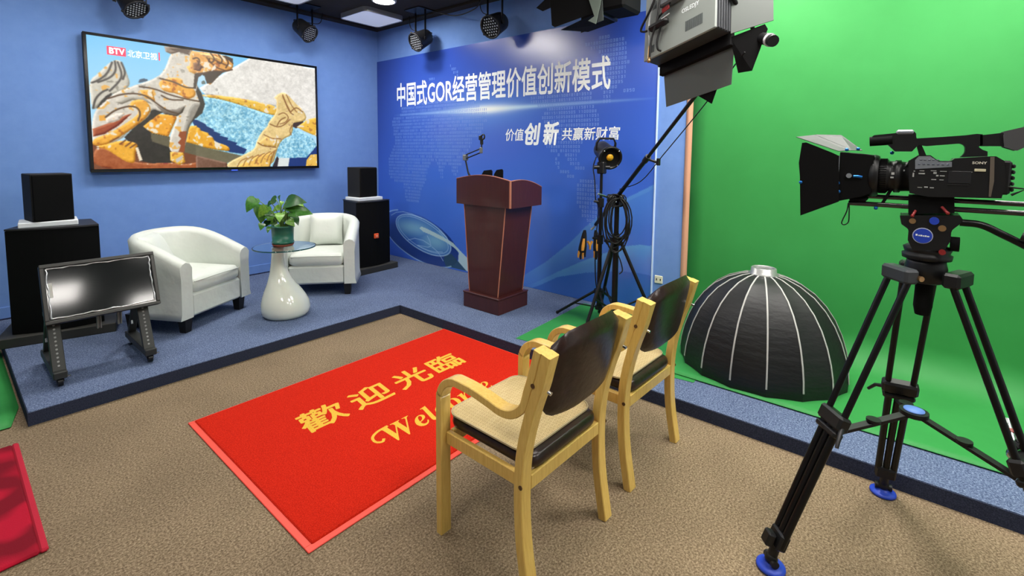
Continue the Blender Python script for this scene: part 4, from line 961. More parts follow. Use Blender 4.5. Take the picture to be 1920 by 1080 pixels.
# heart-shaped leaf, unit length along +y, folded at the midrib
half = [(0.0, 0.0), (0.16, -0.07), (0.31, 0.02), (0.36, 0.18), (0.33, 0.38), (0.24, 0.60), (0.12, 0.82), (0.0, 1.0)]
lv, lf = [], []
mid = [0.0, 0.0, 0.08, 0.2, 0.4, 0.6, 0.82, 1.0]
for k in range(8):
    yk = mid[k]
    lv.append((0, yk, -0.10 * (2 * yk - 0.7) ** 2))
for s_ in (1, -1):
    o = len(lv)
    for k in range(8):
        x, y = half[k]
        lv.append((s_ * x, y, -0.10 * (2 * y - 0.7) ** 2 + 0.22 * x - 0.3 * x * x))
    for k in range(7):
        q = (k, o + k, o + k + 1, k + 1)
        lf.append(q if s_ > 0 else q[::-1])
leaf_me = []
for nm, c1, c2 in (('leaf_green', (70, 132, 44), (46, 98, 34)), ('leaf_lime', (124, 172, 58), (78, 136, 46)), ('leaf_deep', (42, 92, 36), (30, 70, 32))):
    me = bpy.data.meshes.new('leaf')
    me.from_pydata(lv, [], lf)
    for p in me.polygons:
        p.use_smooth = True
    me.materials.append(mat(nm, c1, 0.32, var=(5, c2, 0.12), spec=0.5))
    leaf_me.append(me)
rl = random.Random(11)
M_stem = mat('plant_stem', (104, 140, 62), 0.5)
for _k in range(9):
    _a = rl.uniform(0, 6.28)
    _p = Vector((0.07 * math.cos(_a), 0.07 * math.sin(_a), rl.uniform(0.22, 0.34)))
    LEAVES.append((tuple(_p), tuple(_p + Vector((0.07 * math.cos(_a), 0.07 * math.sin(_a), rl.uniform(-0.07, 0.0))))))
for k, (a, b) in enumerate(LEAVES):
    A_, B_ = Vector(a), Vector(b)
    d = B_ - A_
    L_ = max(d.length, 0.05)
    yv_ = d.normalized()
    up = (Vector((-0.42, -0.88, 0.55)) + Vector((rl.uniform(-.5, .5), rl.uniform(-.5, .5), rl.uniform(-.2, .5)))).normalized()
    z_ = (up - yv_ * up.dot(yv_)).normalized()
    x_ = yv_.cross(z_)
    lo = bpy.data.objects.new('leaf', leaf_me[(0, 0, 1, 2, 0, 1, 2)[k % 7]])
    C.objects.link(lo)
    lo.parent = pl
    mm = frame(x_, yv_, z_, A_)
    wd = L_ * rl.uniform(0.95, 1.25)
    lo.matrix_local = mm @ Matrix.Diagonal((wd, L_, L_, 1))
    if A_.z > 0.2:
        b0 = Vector((rl.uniform(-.03, .03), rl.uniform(-.03, .03), 0.155))
        mdp = (b0 * 0.45 + A_ * 0.55) + Vector((0, 0, 0.03))
        part('stem', MB().tube(spline([b0, mdp, A_], 4), 0.0035, 5), M_stem, pl)

# ------------------------------------------------------------------ small monitor on a wheeled cart
M_cart = mat('charcoal_steel', (52, 54, 52), 0.5, metal=0.3)
mc = thing('monitor_cart', 'low charcoal steel cart on casters at the left end of the stage', 'cart', (-3.35, -1.64, S))
for sx, x in ((-1, -3.558), (1, -3.115)):
    zf = S + 0.075
    def bar(p0, p1, wx, wy):
        p0, p1 = Vector(p0), Vector(p1)
        f = frame((1, 0, 0), (p1 - p0).normalized().cross(Vector((1, 0, 0))), (p1 - p0), p0)
        return MB().box((-wx / 2, -wy / 2, 0), (wx / 2, wy / 2, (p1 - p0).length), 0.003, f)
    fl_ = part('front_post', bar((x, -1.855, zf), (x, -1.70, 0.47), 0.062, 0.03), M_cart, mc, world=True)
    hp = MB()
    for k in range(11):
        tt = 0.12 + 0.07 * k
        p = Vector((x, -1.855 + 0.155 * tt, zf + (0.47 - zf) * tt))
        nrm = Vector((0, -(0.47 - zf), 0.155)).normalized()
        hp.cyl(p + nrm * 0.0135, p + nrm * 0.0165, 0.006, n=8)
    part('post_holes', hp, mat('pale_hole', (150, 152, 150), 0.6), fl_, world=True)
    part('rear_post', bar((x, -1.40, zf), (x, -1.60, 0.47), 0.045, 0.028), M_cart, mc, world=True)
    part('slot_strip', bar((x - 0.012, -1.44, zf + 0.1), (x - 0.012, -1.50, 0.27), 0.012, 0.034), M_chrome, mc, world=True)
    part('foot_beam', MB().box((x - 0.032, -1.90, S + 0.052), (x + 0.032, -1.37, S + 0.095), 0.004), M_cart, mc, world=True)
    for y in (-1.855, -1.405):
        w = part('caster', MB().cyl((x - 0.012, y - 0.01, S + 0.026), (x + 0.012, y - 0.01, S + 0.026), 0.026, n=18), M_black, mc, world=True)
        part('caster_fork', MB().box((x - 0.018, y - 0.022, S + 0.026), (x - 0.0125, y + 0.014, S + 0.054), 0.002).box((x + 0.0125, y - 0.022, S + 0.026), (x + 0.018, y + 0.014, S + 0.054), 0.002), M_metal_black, w, world=True)
        part('caster_lever', MB().cyl((x + 0.018, y - 0.03, S + 0.05), (x + 0.042, y - 0.045, S + 0.062), 0.006, n=8), M_chrome, w, world=True)
part('cross_bar', MB().box((-3.59, -1.68, 0.455), (-3.085, -1.60, 0.485), 0.004), M_cart, mc, world=True)
for x in (-3.34, -3.235):
    part('hanging_bracket', MB().box((x - 0.012, -1.72, 0.335), (x - 0.005, -1.695, 0.47), 0.002).box((x + 0.005, -1.72, 0.335), (x + 0.012, -1.695, 0.47), 0.002).box((x - 0.012, -1.706, 0.335), (x + 0.012, -1.695, 0.47), 0.002), M_grey_metal, mc, world=True)
# the monitor itself, leaning back
mo = thing('small_monitor', 'small black monitor still in clear protective film, tilted back on the cart', 'monitor', (-3.32, -1.74, 0.445))
mx0, mx1 = -3.600, -3.026
dz_, dy_ = 0.345, 0.125
fm = frame((1, 0, 0), (0, dy_, dz_), (0, -dz_, dy_), (mx0, -1.80, 0.442))
ml = math.hypot(dy_, dz_)
mw = mx1 - mx0
part('housing', MB().box((0, 0, -0.045), (mw, ml, -0.001), 0.006, fm), M_black, mo, world=True)
fr = MB()
for (a, b, c, d) in ((0, mw, 0, 0.022), (0, mw, ml - 0.022, ml), (0, 0.022, 0.022, ml - 0.022), (mw - 0.022, mw, 0.022, ml - 0.022)):
    fr.box((a, c, -0.0005), (b, d, 0.012), 0.003, fm)
part('frame', fr, mat('charcoal_frame', (58, 58, 56), 0.4, metal=0.3), mo, world=True)
part('screen', MB().box((0.022, 0.022, 0), (mw - 0.022, ml - 0.022, 0.002), 0, fm), mat('dark_screen', (26, 30, 31), 0.09, spec=0.6, coat=0.0), mo, world=True)
fl2 = MB()
rf = random.Random(2)
for (p0, p1) in (((0.03, 0.03), (mw - 0.03, 0.03)), ((0.03, ml - 0.03), (mw - 0.03, ml - 0.03)), ((0.03, 0.03), (0.03, ml - 0.03)), ((mw - 0.03, 0.03), (mw - 0.03, ml - 0.03))):
    pts = []
    for i in range(15):
        tt = i / 14
        pts.append(fm @ Vector((p0[0] + (p1[0] - p0[0]) * tt + rf.uniform(-.004, .004), p0[1] + (p1[1] - p0[1]) * tt + rf.uniform(-.004, .004), 0.004 + rf.uniform(0, .003))))
    fl2.tube(pts, [0.003 + rf.uniform(0, 0.003) for _ in pts], 5)
part('protective_film_edge', fl2, mat('crumpled_film', (210, 212, 214), 0.15, metal=0.6), mo, world=True)
part('film_tab', MB().box((0.030, 0.16, 0.0025), (0.050, 0.25, 0.004), 0, fm), mat('film_tab', (190, 192, 186), 0.5), mo, world=True)

# ------------------------------------------------------------------ lectern
M_mahog = mat('mahogany_veneer', (74, 32, 27), 0.4, var=(10, (60, 24, 21), 0.25), stretch=(8, 8, 0.5), coat=0.25)
M_edge = mat('pale_wood_edging', (176, 116, 92), 0.45)
le = thing('lectern', 'dark mahogany lectern with flared column standing on the stage before the banner', 'lectern', (-0.69, -2.81, S))
bx0, bx1, by0, by1 = -0.897, -0.487, -3.026, -2.590
part('base', MB().box((bx0, by0, S), (bx1, by1, 0.208), 0.004), M_mahog, le, world=True)
part('base_top', MB().box((bx0 - 0.004, by0 - 0.004, 0.208), (bx1 + 0.004, by1 + 0.004, 0.225), 0.004), M_mahog, le, world=True)
zt, zb_ = 1.03, 0.225
lo4 = [(-0.862, -2.985), (-0.515, -2.985), (-0.515, -2.635), (-0.862, -2.635)]
hi4 = [(-0.858, -3.062), (-0.487, -3.062), (-0.487, -2.56), (-0.858, -2.56)]
part('column', MB().loft([[(a, b, zb_) for a, b in lo4], [(a, b, zt) for a, b in hi4]], True, True, False), M_mahog, le, world=True)
ed = MB()
for k in range(4):
    ed.cyl((*lo4[k], zb_), (*hi4[k], zt), 0.005, n=6)
part('column_edging', ed, M_edge, le, world=True)
hx0, hx1, hy0, hy1 = -0.885, -0.440, -3.137, -2.485
def arch(p, n=14):
    r = []
    for i in range(n + 1):
        t_ = i / n
        r.append((hy1 + (hy0 - hy1) * t_, 1.258 + 0.042 * math.sin(math.pi * t_)))
    return r
fp = [(hy1, 1.026)] + arch(0) + [(hy0, 1.026)]
fm_ = Matrix(((0, 0, 1, 0), (1, 0, 0, 0), (0, 1, 0, 0), (0, 0, 0, 1)))
part('head_front', MB().prism(fp, hx0, hx0 + 0.022, fm_), M_mahog, le, world=True)
fe = [(hx0 + 0.011, y, z) for y, z in arch(0)]
part('front_edging', MB().strip(fe, (1, 0, 0), 0.012, 0.005), M_edge, le, world=True)
for y in (hy0, hy1 - 0.022):
    sp = [(hx0 + 0.0225, 1.026)] + [(hx0 + 0.0225 + (hx1 - hx0 - 0.0225) * i / 10, 1.258 + (1.193 - 1.258) * (i / 10) ** 1.3 + 0.026 * math.sin(math.pi * i / 10)) for i in range(11)] + [(hx1, 1.026)]
    fy = Matrix(((1, 0, 0, 0), (0, 0, 1, y), (0, 1, 0, 0), (0, 0, 0, 1)))
    part('head_side', MB().prism(sp, 0, 0.022, fy), M_mahog, le, world=True)
    part('side_edging', MB().strip([(a, y + 0.011, b) for a, b in sp[1:-1]], (0, 1, 0), 0.012, 0.005), M_edge, le, world=True)
part('corner_edging', MB().box((hx0 - 0.002, hy0 - 0.002, 1.026), (hx0 + 0.014, hy0 + 0.014, 1.262), 0.003), M_edge, le, world=True)
part('head_floor', MB().box((hx0 + 0.023, hy0 + 0.023, 1.028), (hx1, hy1 - 0.023, 1.045)), M_mahog, le, world=True)
part('desk_top', MB().loft([[(hx0 + 0.023, hy0 + 0.023, 1.200), (hx1, hy0 + 0.023, 1.140), (hx1, hy1 - 0.023, 1.140), (hx0 + 0.023, hy1 - 0.023, 1.200)], [(hx0 + 0.023, hy0 + 0.023, 1.218), (hx1, hy0 + 0.023, 1.158), (hx1, hy1 - 0.023, 1.158), (hx0 + 0.023, hy1 - 0.023, 1.218)]], True, True, False), M_mahog, le, world=True)
# microphone boom on the lectern
mi = thing('microphone_arm', 'jointed black microphone boom arm clamped to the lectern', 'microphone arm', (-0.72, -2.425, 1.19))
mx_ = -0.72
part('clamp', MB().cyl((mx_, -2.52, 1.201), (mx_, -2.52, 1.24), 0.018, n=12), M_black, mi, world=True)
part('lower_arm', MB().tube([(mx_, -2.52, 1.23), (mx_, -2.475, 1.30), (mx_, -2.435, 1.435)], 0.008, 8).tube([(mx_ + 0.02, -2.515, 1.24), (mx_ + 0.02, -2.445, 1.32), (mx_ + 0.02, -2.415, 1.43)], 0.005, 6), M_metal_black, mi, world=True)
part('elbow', MB().box((mx_ - 0.012, -2.45, 1.42), (mx_ + 0.028, -2.405, 1.475), 0.006), M_grey_metal, mi, world=True)
part('upper_arm', MB().tube([(mx_, -2.425, 1.47), (mx_, -2.64, 1.535)], 0.006, 8).tube([(mx_, -2.43, 1.435), (mx_, -2.645, 1.50)], 0.006, 8), M_metal_black, mi, world=True)
part('wrist', MB().box((mx_ - 0.012, -2.655, 1.49), (mx_ + 0.012, -2.625, 1.545), 0.005), M_grey_metal, mi, world=True)
part('neck', MB().cyl((mx_, -2.645, 1.52), (mx_, -2.648, 1.575), 0.006, n=8).cyl((mx_, -2.648, 1.572), (mx_, -2.648, 1.618), 0.015, n=12), M_black, mi, world=True)
rn = MB().tube([(mx_ + 0.004 * math.cos(a), -2.665 + 0.022 * math.cos(a), 1.642 + 0.022 * math.sin(a)) for a in [2 * math.pi * i / 16 for i in range(16)]], 0.007, 6, loop=True)
part('clip_ring', rn, M_black, mi, world=True)
part('clip_block', MB().box((mx_ - 0.012, -2.645, 1.612), (mx_ + 0.012, -2.615, 1.655), 0.006), M_black, mi, world=True)
# reading stand peeking over the lectern
rsd = thing('book_stand', 'black folding book stand on the lectern desk behind its curved front', 'book stand', (-0.70, -2.78, 1.19))
for (y0, y1, z1, sl) in ((-2.66, -2.785, 1.342, 0.02), (-2.815, -2.915, 1.352, 0.0)):
    fy = Matrix(((0, 0, 1, 0), (1, 0, 0, 0), (0, 1, 0, 0), (0, 0, 0, 1)))
    part('plate', MB().prism([(y0, 1.202), (y0, z1 - 0.05), (y0 - 0.03, z1 - 0.01), (y1 + 0.012, z1), (y1, z1 - 0.012), (y1, 1.202)], -0.735, -0.72, fy), M_matte, rsd, world=True, bevel=0.003)
part('spine', MB().box((-0.7195, -2.90, 1.202), (-0.70, -2.67, 1.275), 0.003), M_matte, rsd, world=True)
# ------------------------------------------------------------------ stage spotlights under the ceiling
M_can = mat('spotlight_can', (24, 24, 27), 0.5)
M_lens = mat('spotlight_lens', (176, 180, 186), 0.4, metal=0.2)

def par_light(p, d, label, r=0.098, ln=0.22, side=(1, 0, 0)):
    p = Vector(p)
    t = thing('stage_spotlight', label, 'spotlight', p, 0, 'LED stage spotlights under the ceiling')
    f = aim(d)
    can = MB().lathe([(0.03, -ln * 0.62), (r * 0.74, -ln * 0.60), (r * 0.86, -ln * 0.5), (r * 0.94, -ln * 0.1), (r, ln * 0.15), (r * 1.03, ln * 0.34), (r * 1.08, ln * 0.36), (r * 1.08, ln * 0.40), (r * 0.93, ln * 0.40), (r * 0.92, ln * 0.36)], f, 20, True)
    part('can', can, M_can, t)
    part('face', MB().cyl(f @ Vector((0, 0, ln * 0.33)), f @ Vector((0, 0, ln * 0.362)), r * 0.92, n=20), M_matte, t)
    le_ = MB()
    for i in range(-3, 4):
        for j in range(-3, 4):
            x, y = (i + 0.5 * (j % 2)) * r * 0.26, j * r * 0.235
            if math.hypot(x, y) < r * 0.84:
                le_.cyl(f @ Vector((x, y, ln * 0.36)), f @ Vector((x, y, ln * 0.372)), r * 0.075, n=7)
    part('lens_cluster', le_, M_lens, t)
    cl = MB()
    for k in range(3):
        a = R_(90 + 120 * k)
        q = f @ Vector((r * 1.06 * math.cos(a), r * 1.06 * math.sin(a), ln * 0.37))
        cl.sphere(q, 0.014, 5)
    part('rim_clips', cl, M_can, t)
    sd = Vector(side).normalized()
    top = CEIL - 0.002 - p.z
    for s_ in (-1, 1):
        a = sd * (s_ * (r + 0.012))
        part('yoke_arm', MB().strip([a + Vector((0, 0, -0.02)), a + Vector((0, 0, top * 0.55)), a + Vector((0, 0, top - 0.01))], sd.cross(Vector((0, 0, 1))), 0.011, 0.006, False), M_metal_black, t)
        part('yoke_knob', MB().cyl(a, a + sd * (s_ * 0.022), 0.017, n=10), M_black, t)
    part('ceiling_plate', MB().box((-0.13, -0.13, top - 0.012), (0.13, 0.13, top), 0.003), M_metal_black, t)
    sgn = 1 if p.x > -1 else -1
    part('power_cable', MB().tube(spline([f @ Vector((0, 0, -ln * 0.6)), f @ Vector((0, 0.02, -ln * 0.6 - 0.06)), Vector((sd.x * 0.2, sd.y * 0.2, top * 0.45)), Vector((sd.x * 0.28, sd.y * 0.28, top - 0.01))], 6), 0.005, 6), M_cable, t)
    return t

par_light((-2.76, -0.27, 2.80), (0.3, -0.55, -0.78), 'black LED spotlight above the television, cut by the top edge')
par_light((-1.155, -0.27, 2.875), (0.30, -0.74, -0.60), 'black LED spotlight above the right end of the television', side=(0.95, 0.3, 0))
par_light((-0.23, -1.19, 2.81), (-0.86, 0.05, -0.50), 'black LED spotlight above the left end of the banner', r=0.105, side=(0.2, 1, 0))
par_light((-0.23, -2.36, 2.80), (-0.88, -0.05, -0.48), 'black LED spotlight with bright lens cluster above the banner middle', r=0.112, side=(0.2, 1, 0))
cb = solo('ceiling_cable', MB().tube(spline([(-0.23, -1.4, 3.10), (-0.2, -1.75, 3.0), (-0.2, -2.05, 3.02), (-0.23, -2.2, 3.10)], 8), 0.006, 6), M_cable, 'thin black cable sagging between two spotlights above the banner', 'cable')

# studio light with barn doors, hung high at the banner's right end
fz = thing('barn_door_light', 'black studio light with open barn doors hanging above the banner', 'studio light', (-0.45, -3.86, 2.75))
part('body', MB().box((-0.60, -3.99, 2.60), (-0.30, -3.78, 2.86), 0.02), M_matte, fz, world=True)
part('front_frame', MB().box((-0.61, -3.78, 2.585), (-0.29, -3.755, 2.875), 0.005), M_black, fz, world=True)
def plate(pts, th=0.004):
    v = [Vector(p) for p in pts]
    n = (v[1] - v[0]).cross(v[2] - v[0]).normalized() * th
    k = len(v)
    return MB().add(v + [p + n for p in v], [tuple(range(k))[::-1], tuple(range(k, 2 * k))] + [(i, (i + 1) % k, k + (i + 1) % k, k + i) for i in range(k)])
part('barn_door', plate([(-0.61, -3.755, 2.595), (-0.655, -3.40, 2.527), (-0.66, -3.375, 2.545), (-0.66, -3.35, 2.80), (-0.61, -3.68, 2.86)]), M_matte, fz, world=True)
part('barn_door_leaf', plate([(-0.655, -3.36, 2.80), (-0.60, -3.17, 2.735), (-0.60, -3.24, 2.695), (-0.655, -3.36, 2.69)]), M_matte, fz, world=True)
part('barn_door', plate([(-0.61, -3.755, 2.585), (-0.29, -3.755, 2.585), (-0.29, -3.50, 2.545), (-0.635, -3.45, 2.50)]), M_matte, fz, world=True)
part('barn_door', plate([(-0.29, -3.755, 2.60), (-0.25, -3.40, 2.56), (-0.25, -3.40, 2.90), (-0.29, -3.755, 2.86)]), M_matte, fz, world=True)
M_leaf_grey = mat('grey_enamel', (120, 134, 124), 0.5)
part('barn_door_leaf', plate([(-0.625, -3.66, 2.80), (-0.625, -3.83, 2.76), (-0.63, -3.77, 2.50), (-0.63, -3.70, 2.535), (-0.63, -3.755, 2.56)]), M_leaf_grey, fz, world=True)
part('barn_door_leaf', plate([(-0.62, -3.815, 2.68), (-0.62, -3.83, 2.52), (-0.615, -3.76, 2.51)]), mat('grey_enamel_dark', (78, 86, 84), 0.5), fz, world=True)
for x in (-0.625, -0.275):
    part('yoke_arm', MB().strip([(x, -3.88, 2.70), (x, -3.88, 2.95), (x, -3.88, CEIL - 0.002)], (0, 1, 0), 0.014, 0.008, False), M_metal_black, fz, world=True)
part('yoke_bar', MB().box((-0.63, -3.895, CEIL - 0.03), (-0.27, -3.865, CEIL - 0.002), 0.003), M_metal_black, fz, world=True)

# ------------------------------------------------------------------ light stands by the banner
def stand_leg(c, ang, r, z0, foot_z, rad=0.011):
    a = Vector((math.cos(R_(ang)), math.sin(R_(ang)), 0))
    c = Vector(c)
    p0 = Vector((c.x, c.y, 0)) + a * 0.035 + Vector((0, 0, z0))
    p1 = Vector((c.x, c.y, 0)) + a * r + Vector((0, 0, foot_z + rad))
    return p0, p1

def pole_collar(mb, x, y, z, r=0.026, h=0.05):
    mb.cyl((x, y, z), (x, y, z + h), r, n=14)

cx_, cy_ = -0.415, -3.735
cs = thing('light_stand', 'slim black tripod light stand beside the lectern carrying the round spot', 'light stand', (cx_, cy_, S))
part('column', MB().cyl((cx_, cy_, S + 0.10), (cx_, cy_, 0.80), 0.0175, n=14).cyl((cx_ + .012, cy_ + .008, 0.78), (cx_ + .012, cy_ + .008, 1.10), 0.0145, n=12).cyl((cx_ + .02, cy_ + .014, 1.08), (cx_ + .02, cy_ + .014, 1.36), 0.012, n=12), M_metal_black, cs, world=True)
for (z, dx) in ((0.74, 0.004), (1.05, 0.014)):
    col_ = part('collar', MB().cyl((cx_ + dx, cy_ + dx * .7, z), (cx_ + dx, cy_ + dx * .7, z + 0.075), 0.027, n=14), M_black, cs, world=True)
    part('collar_knob', MB().cyl((cx_ + dx, cy_, z + 0.04), (cx_ + dx - 0.045, cy_ + 0.05, z + 0.05), 0.010, n=8), M_black, col_, world=True)
part('leg_hub', MB().cyl((cx_, cy_, 0.315), (cx_, cy_, 0.35), 0.042, n=14), M_black, cs, world=True)
part('lower_hub', MB().cyl((cx_, cy_, S + 0.10), (cx_, cy_, S + 0.13), 0.03, n=14), M_black, cs, world=True)
for ang in (104, 224, 344):
    p0, p1 = stand_leg((cx_, cy_), ang, 0.37, 0.33, S + 0.004)
    l_ = part('leg', MB().cyl(p0, p1, 0.0115, n=10), M_metal_black, cs, world=True)
    part('rubber_foot', MB().sphere(p1, 0.0145, 6), M_cable, l_, world=True)
    mid_ = p0.lerp(p1, 0.55)
    part('brace', MB().cyl((cx_ + (p0.x - cx_) * .7, cy_ + (p0.y - cy_) * .7, S + 0.115), mid_, 0.006, n=8), M_chrome if ang == 344 else M_metal_black, cs, world=True)
# the round COB spot on top
cob = thing('round_spot', 'black cylindrical studio spot with an amber chip on the slim stand', 'studio light', (cx_ + .02, cy_ + .014, 1.36))
F0 = Vector((-0.345, -3.765, 1.47)); ax = Vector((-0.62, -0.66, -0.28)).normalized()
f = aim(ax, p=F0)
part('housing', MB().lathe([(0.03, -0.245), (0.062, -0.243), (0.074, -0.225), (0.078, -0.15), (0.080, -0.05), (0.084, 0.0)], f, 28), M_black, cob, world=True)
part('mount_ring', MB().lathe([(0.084, -0.005), (0.098, 0.0), (0.101, 0.03), (0.096, 0.036), (0.084, 0.036), (0.078, 0.014)], f, 32, False), M_metal_black, cob, world=True)
part('reflector', MB().lathe([(0.079, 0.018), (0.05, 0.006), (0.033, 0.008), (0.001, 0.004)], f, 28, False), M_matte, cob, world=True)
part('chip', MB().lathe([(0.029, 0.008), (0.029, 0.014), (0.001, 0.016)], f, 20), M_amber, cob, world=True)
for k in range(4):
    a = R_(45 + 90 * k)
    part('latch', MB().sphere(f @ Vector((0.089 * math.cos(a), 0.089 * math.sin(a), 0.037)), 0.007, 5), M_chrome, cob, world=True)
hu = f.col[1].to_3d(); hu = hu if hu.z > 0 else -hu
hs = f.col[0].to_3d()
hp_ = [F0 - ax * 0.13 + hs * s1 * 0.083 + hu * k for s1, k in ((-1, 0.02), (-1, 0.085))] + [F0 - ax * 0.13 + hs * 0.06 * s1 + hu * 0.125 for s1 in (-1, 1)] + [F0 - ax * 0.13 + hs * s1 * 0.083 + hu * k for s1, k in ((1, 0.085), (1, 0.02))]
part('handle', MB().strip(hp_, ax, 0.012, 0.014, False), M_black, cob, world=True)
part('tilt_bracket', MB().box((cx_ - 0.01, cy_ - 0.02, 1.33), (cx_ + 0.05, cy_ + 0.045, 1.43), 0.008).cyl((cx_ - 0.03, cy_ + 0.06, 1.385), (cx_ + 0.06, cy_ - 0.04, 1.385), 0.016, n=10), M_black, cob, world=True)
part('power_cable', MB().tube(spline([(-0.33, -3.63, 1.47), (-0.36, -3.62, 1.38), (-0.40, -3.66, 1.28), (-0.385, -3.665, 1.12), (-0.395, -3.70, 1.02), (-0.43, -3.70, 0.72), (-0.44, -3.72, 0.40), (-0.40, -3.77, 0.15)], 8), 0.005, 6), M_cable, cob, world=True)

# boom stand
bx_, by_ = -0.488, -3.92
PV = Vector((-0.488, -3.909, 1.142)); TIP = Vector((-1.184, -4.783, 1.875))
bd_ = (TIP - PV).normalized()
bs = thing('boom_stand', 'heavy black boom stand with a long diagonal arm reaching to the panel light', 'boom stand', (bx_, by_, S))
part('column', MB().cyl((bx_, by_, S + 0.02), (bx_, by_, 0.86), 0.024, n=16).cyl((bx_, by_, 0.84), (bx_, by_, 1.12), 0.0195, n=14), M_metal_black, bs, world=True)
part('leg_hub', MB().cyl((bx_, by_, 0.78), (bx_, by_, 0.83), 0.05, n=16).cyl((bx_, by_, 0.79), (bx_ - .06, by_ + 0.075, 0.80), 0.012, n=8), M_black, bs, world=True)
for ang in (-72, 48, 168):
    p0, p1 = stand_leg((bx_, by_), ang, 0.36, 0.80, S + 0.004, 0.013)
    l_ = part('leg', MB().cyl(p0, p1, 0.0135, n=10), M_metal_black, bs, world=True)
    part('rubber_foot', MB().sphere(p1, 0.0165, 6), M_cable, l_, world=True)
    part('brace', MB().cyl((bx_ + (p0.x - bx_) * .8, by_ + (p0.y - by_) * .8, S + 0.16), p0.lerp(p1, 0.62), 0.008, n=8), M_metal_black, bs, world=True)
part('lower_hub', MB().cyl((bx_, by_, S + 0.145), (bx_, by_, S + 0.18), 0.036, n=14), M_black, bs, world=True)
part('pivot_head', MB().cyl(PV + Vector((0.03, -0.04, 0)), PV - Vector((0.045, -0.05, 0)), 0.034, n=16).box((bx_ - 0.028, by_ - 0.028, 1.08), (bx_ + 0.028, by_ + 0.028, 1.13), 0.006), M_black, bs, world=True)
part('pivot_lever', MB().cyl(PV + Vector((-0.05, 0.05, 0.01)), PV + Vector((-0.13, 0.09, 0.04)), 0.009, n=8).sphere(PV + Vector((-0.06, -0.03, -0.02)), 0.01, 5), M_chrome, bs, world=True)
bk = PV - bd_ * 0.50
part('boom_arm', MB().cyl(PV - bd_ * 0.50, PV + bd_ * 0.58, 0.0155, n=14).cyl(PV + bd_ * 0.55, TIP + bd_ * 0.16, 0.0118, n=14), M_metal_black, bs, world=True)
bc = part('boom_clamp', MB().cyl(PV + bd_ * 0.56, PV + bd_ * 0.62, 0.021, n=14), M_black, bs, world=True)
part('clamp_knob', MB().cyl(PV + bd_ * 0.59, PV + bd_ * 0.59 + Vector((0.02, -0.075, -0.025)), 0.009, n=8).box(PV + bd_ * 0.59 + Vector((0.0, -0.09, -0.045)), PV + bd_ * 0.59 + Vector((0.03, -0.07, 0.005)), 0.004), M_black, bc, world=True)
part('boom_hook', MB().tube([bk, bk - bd_ * 0.03 + Vector((0.008, 0, 0)), bk - bd_ * 0.07, bk - bd_ * 0.08 + Vector((-.012, .01, -.012))], 0.009, 8), mat('bright_steel', (215, 218, 222), 0.3, metal=0.8), bs, world=True)

# coil of cable hung on the boom pivot
rc = random.Random(9)
pts = []
hs = Vector((0.64, -0.768, 0)); cc = PV + Vector((-0.05, -0.05, -0.17))
for lp in range(9):
    w_, h_ = rc.uniform(0.07, 0.115), rc.uniform(0.15, 0.235)
    ox, dep_ = rc.uniform(-0.03, 0.03), rc.uniform(-0.05, 0.03)
    for i in range(18):
        a = 2 * math.pi * i / 18 + math.pi / 2
        pts.append(cc + hs * (ox + w_ * math.cos(a)) + Vector((0.0, 0.0, h_ * math.sin(a) + 0.18 - h_)) + Vector((-0.6, -0.5, 0)) * (dep_ + 0.01 * math.cos(2 * a)))
coil = thing('cable_coil', 'tangled coil of black cable hanging from the boom stand pivot', 'cable', PV)
part('loops', MB().tube(pts, 0.0052, 6), M_cable, coil, world=True)
kn = MB()
for k in range(5):
    c_ = PV + Vector((-0.045, -0.04, -0.01)) + hs * rc.uniform(-0.02, 0.02)
    kn.tube([c_ + hs * (0.055 * math.cos(a) * rc.uniform(.9, 1.1)) + Vector((-0.02 * k / 4, 0, 0.05 * math.sin(a))) for a in [2 * math.pi * i / 14 for i in range(14)]], 0.005, 6, loop=True)
part('wound_turns', kn, M_cable, coil, world=True)
tail = [cc + hs * 0.0 + Vector((0, 0, -0.26)), cc + hs * 0.03 + Vector((0, 0, -0.33)), cc + hs * 0.045 + Vector((0, 0, -0.40)), cc + hs * 0.02 + Vector((0, 0, -0.43))]
part('loose_end', MB().tube(spline(tail, 6), 0.005, 6), M_cable, coil, world=True)

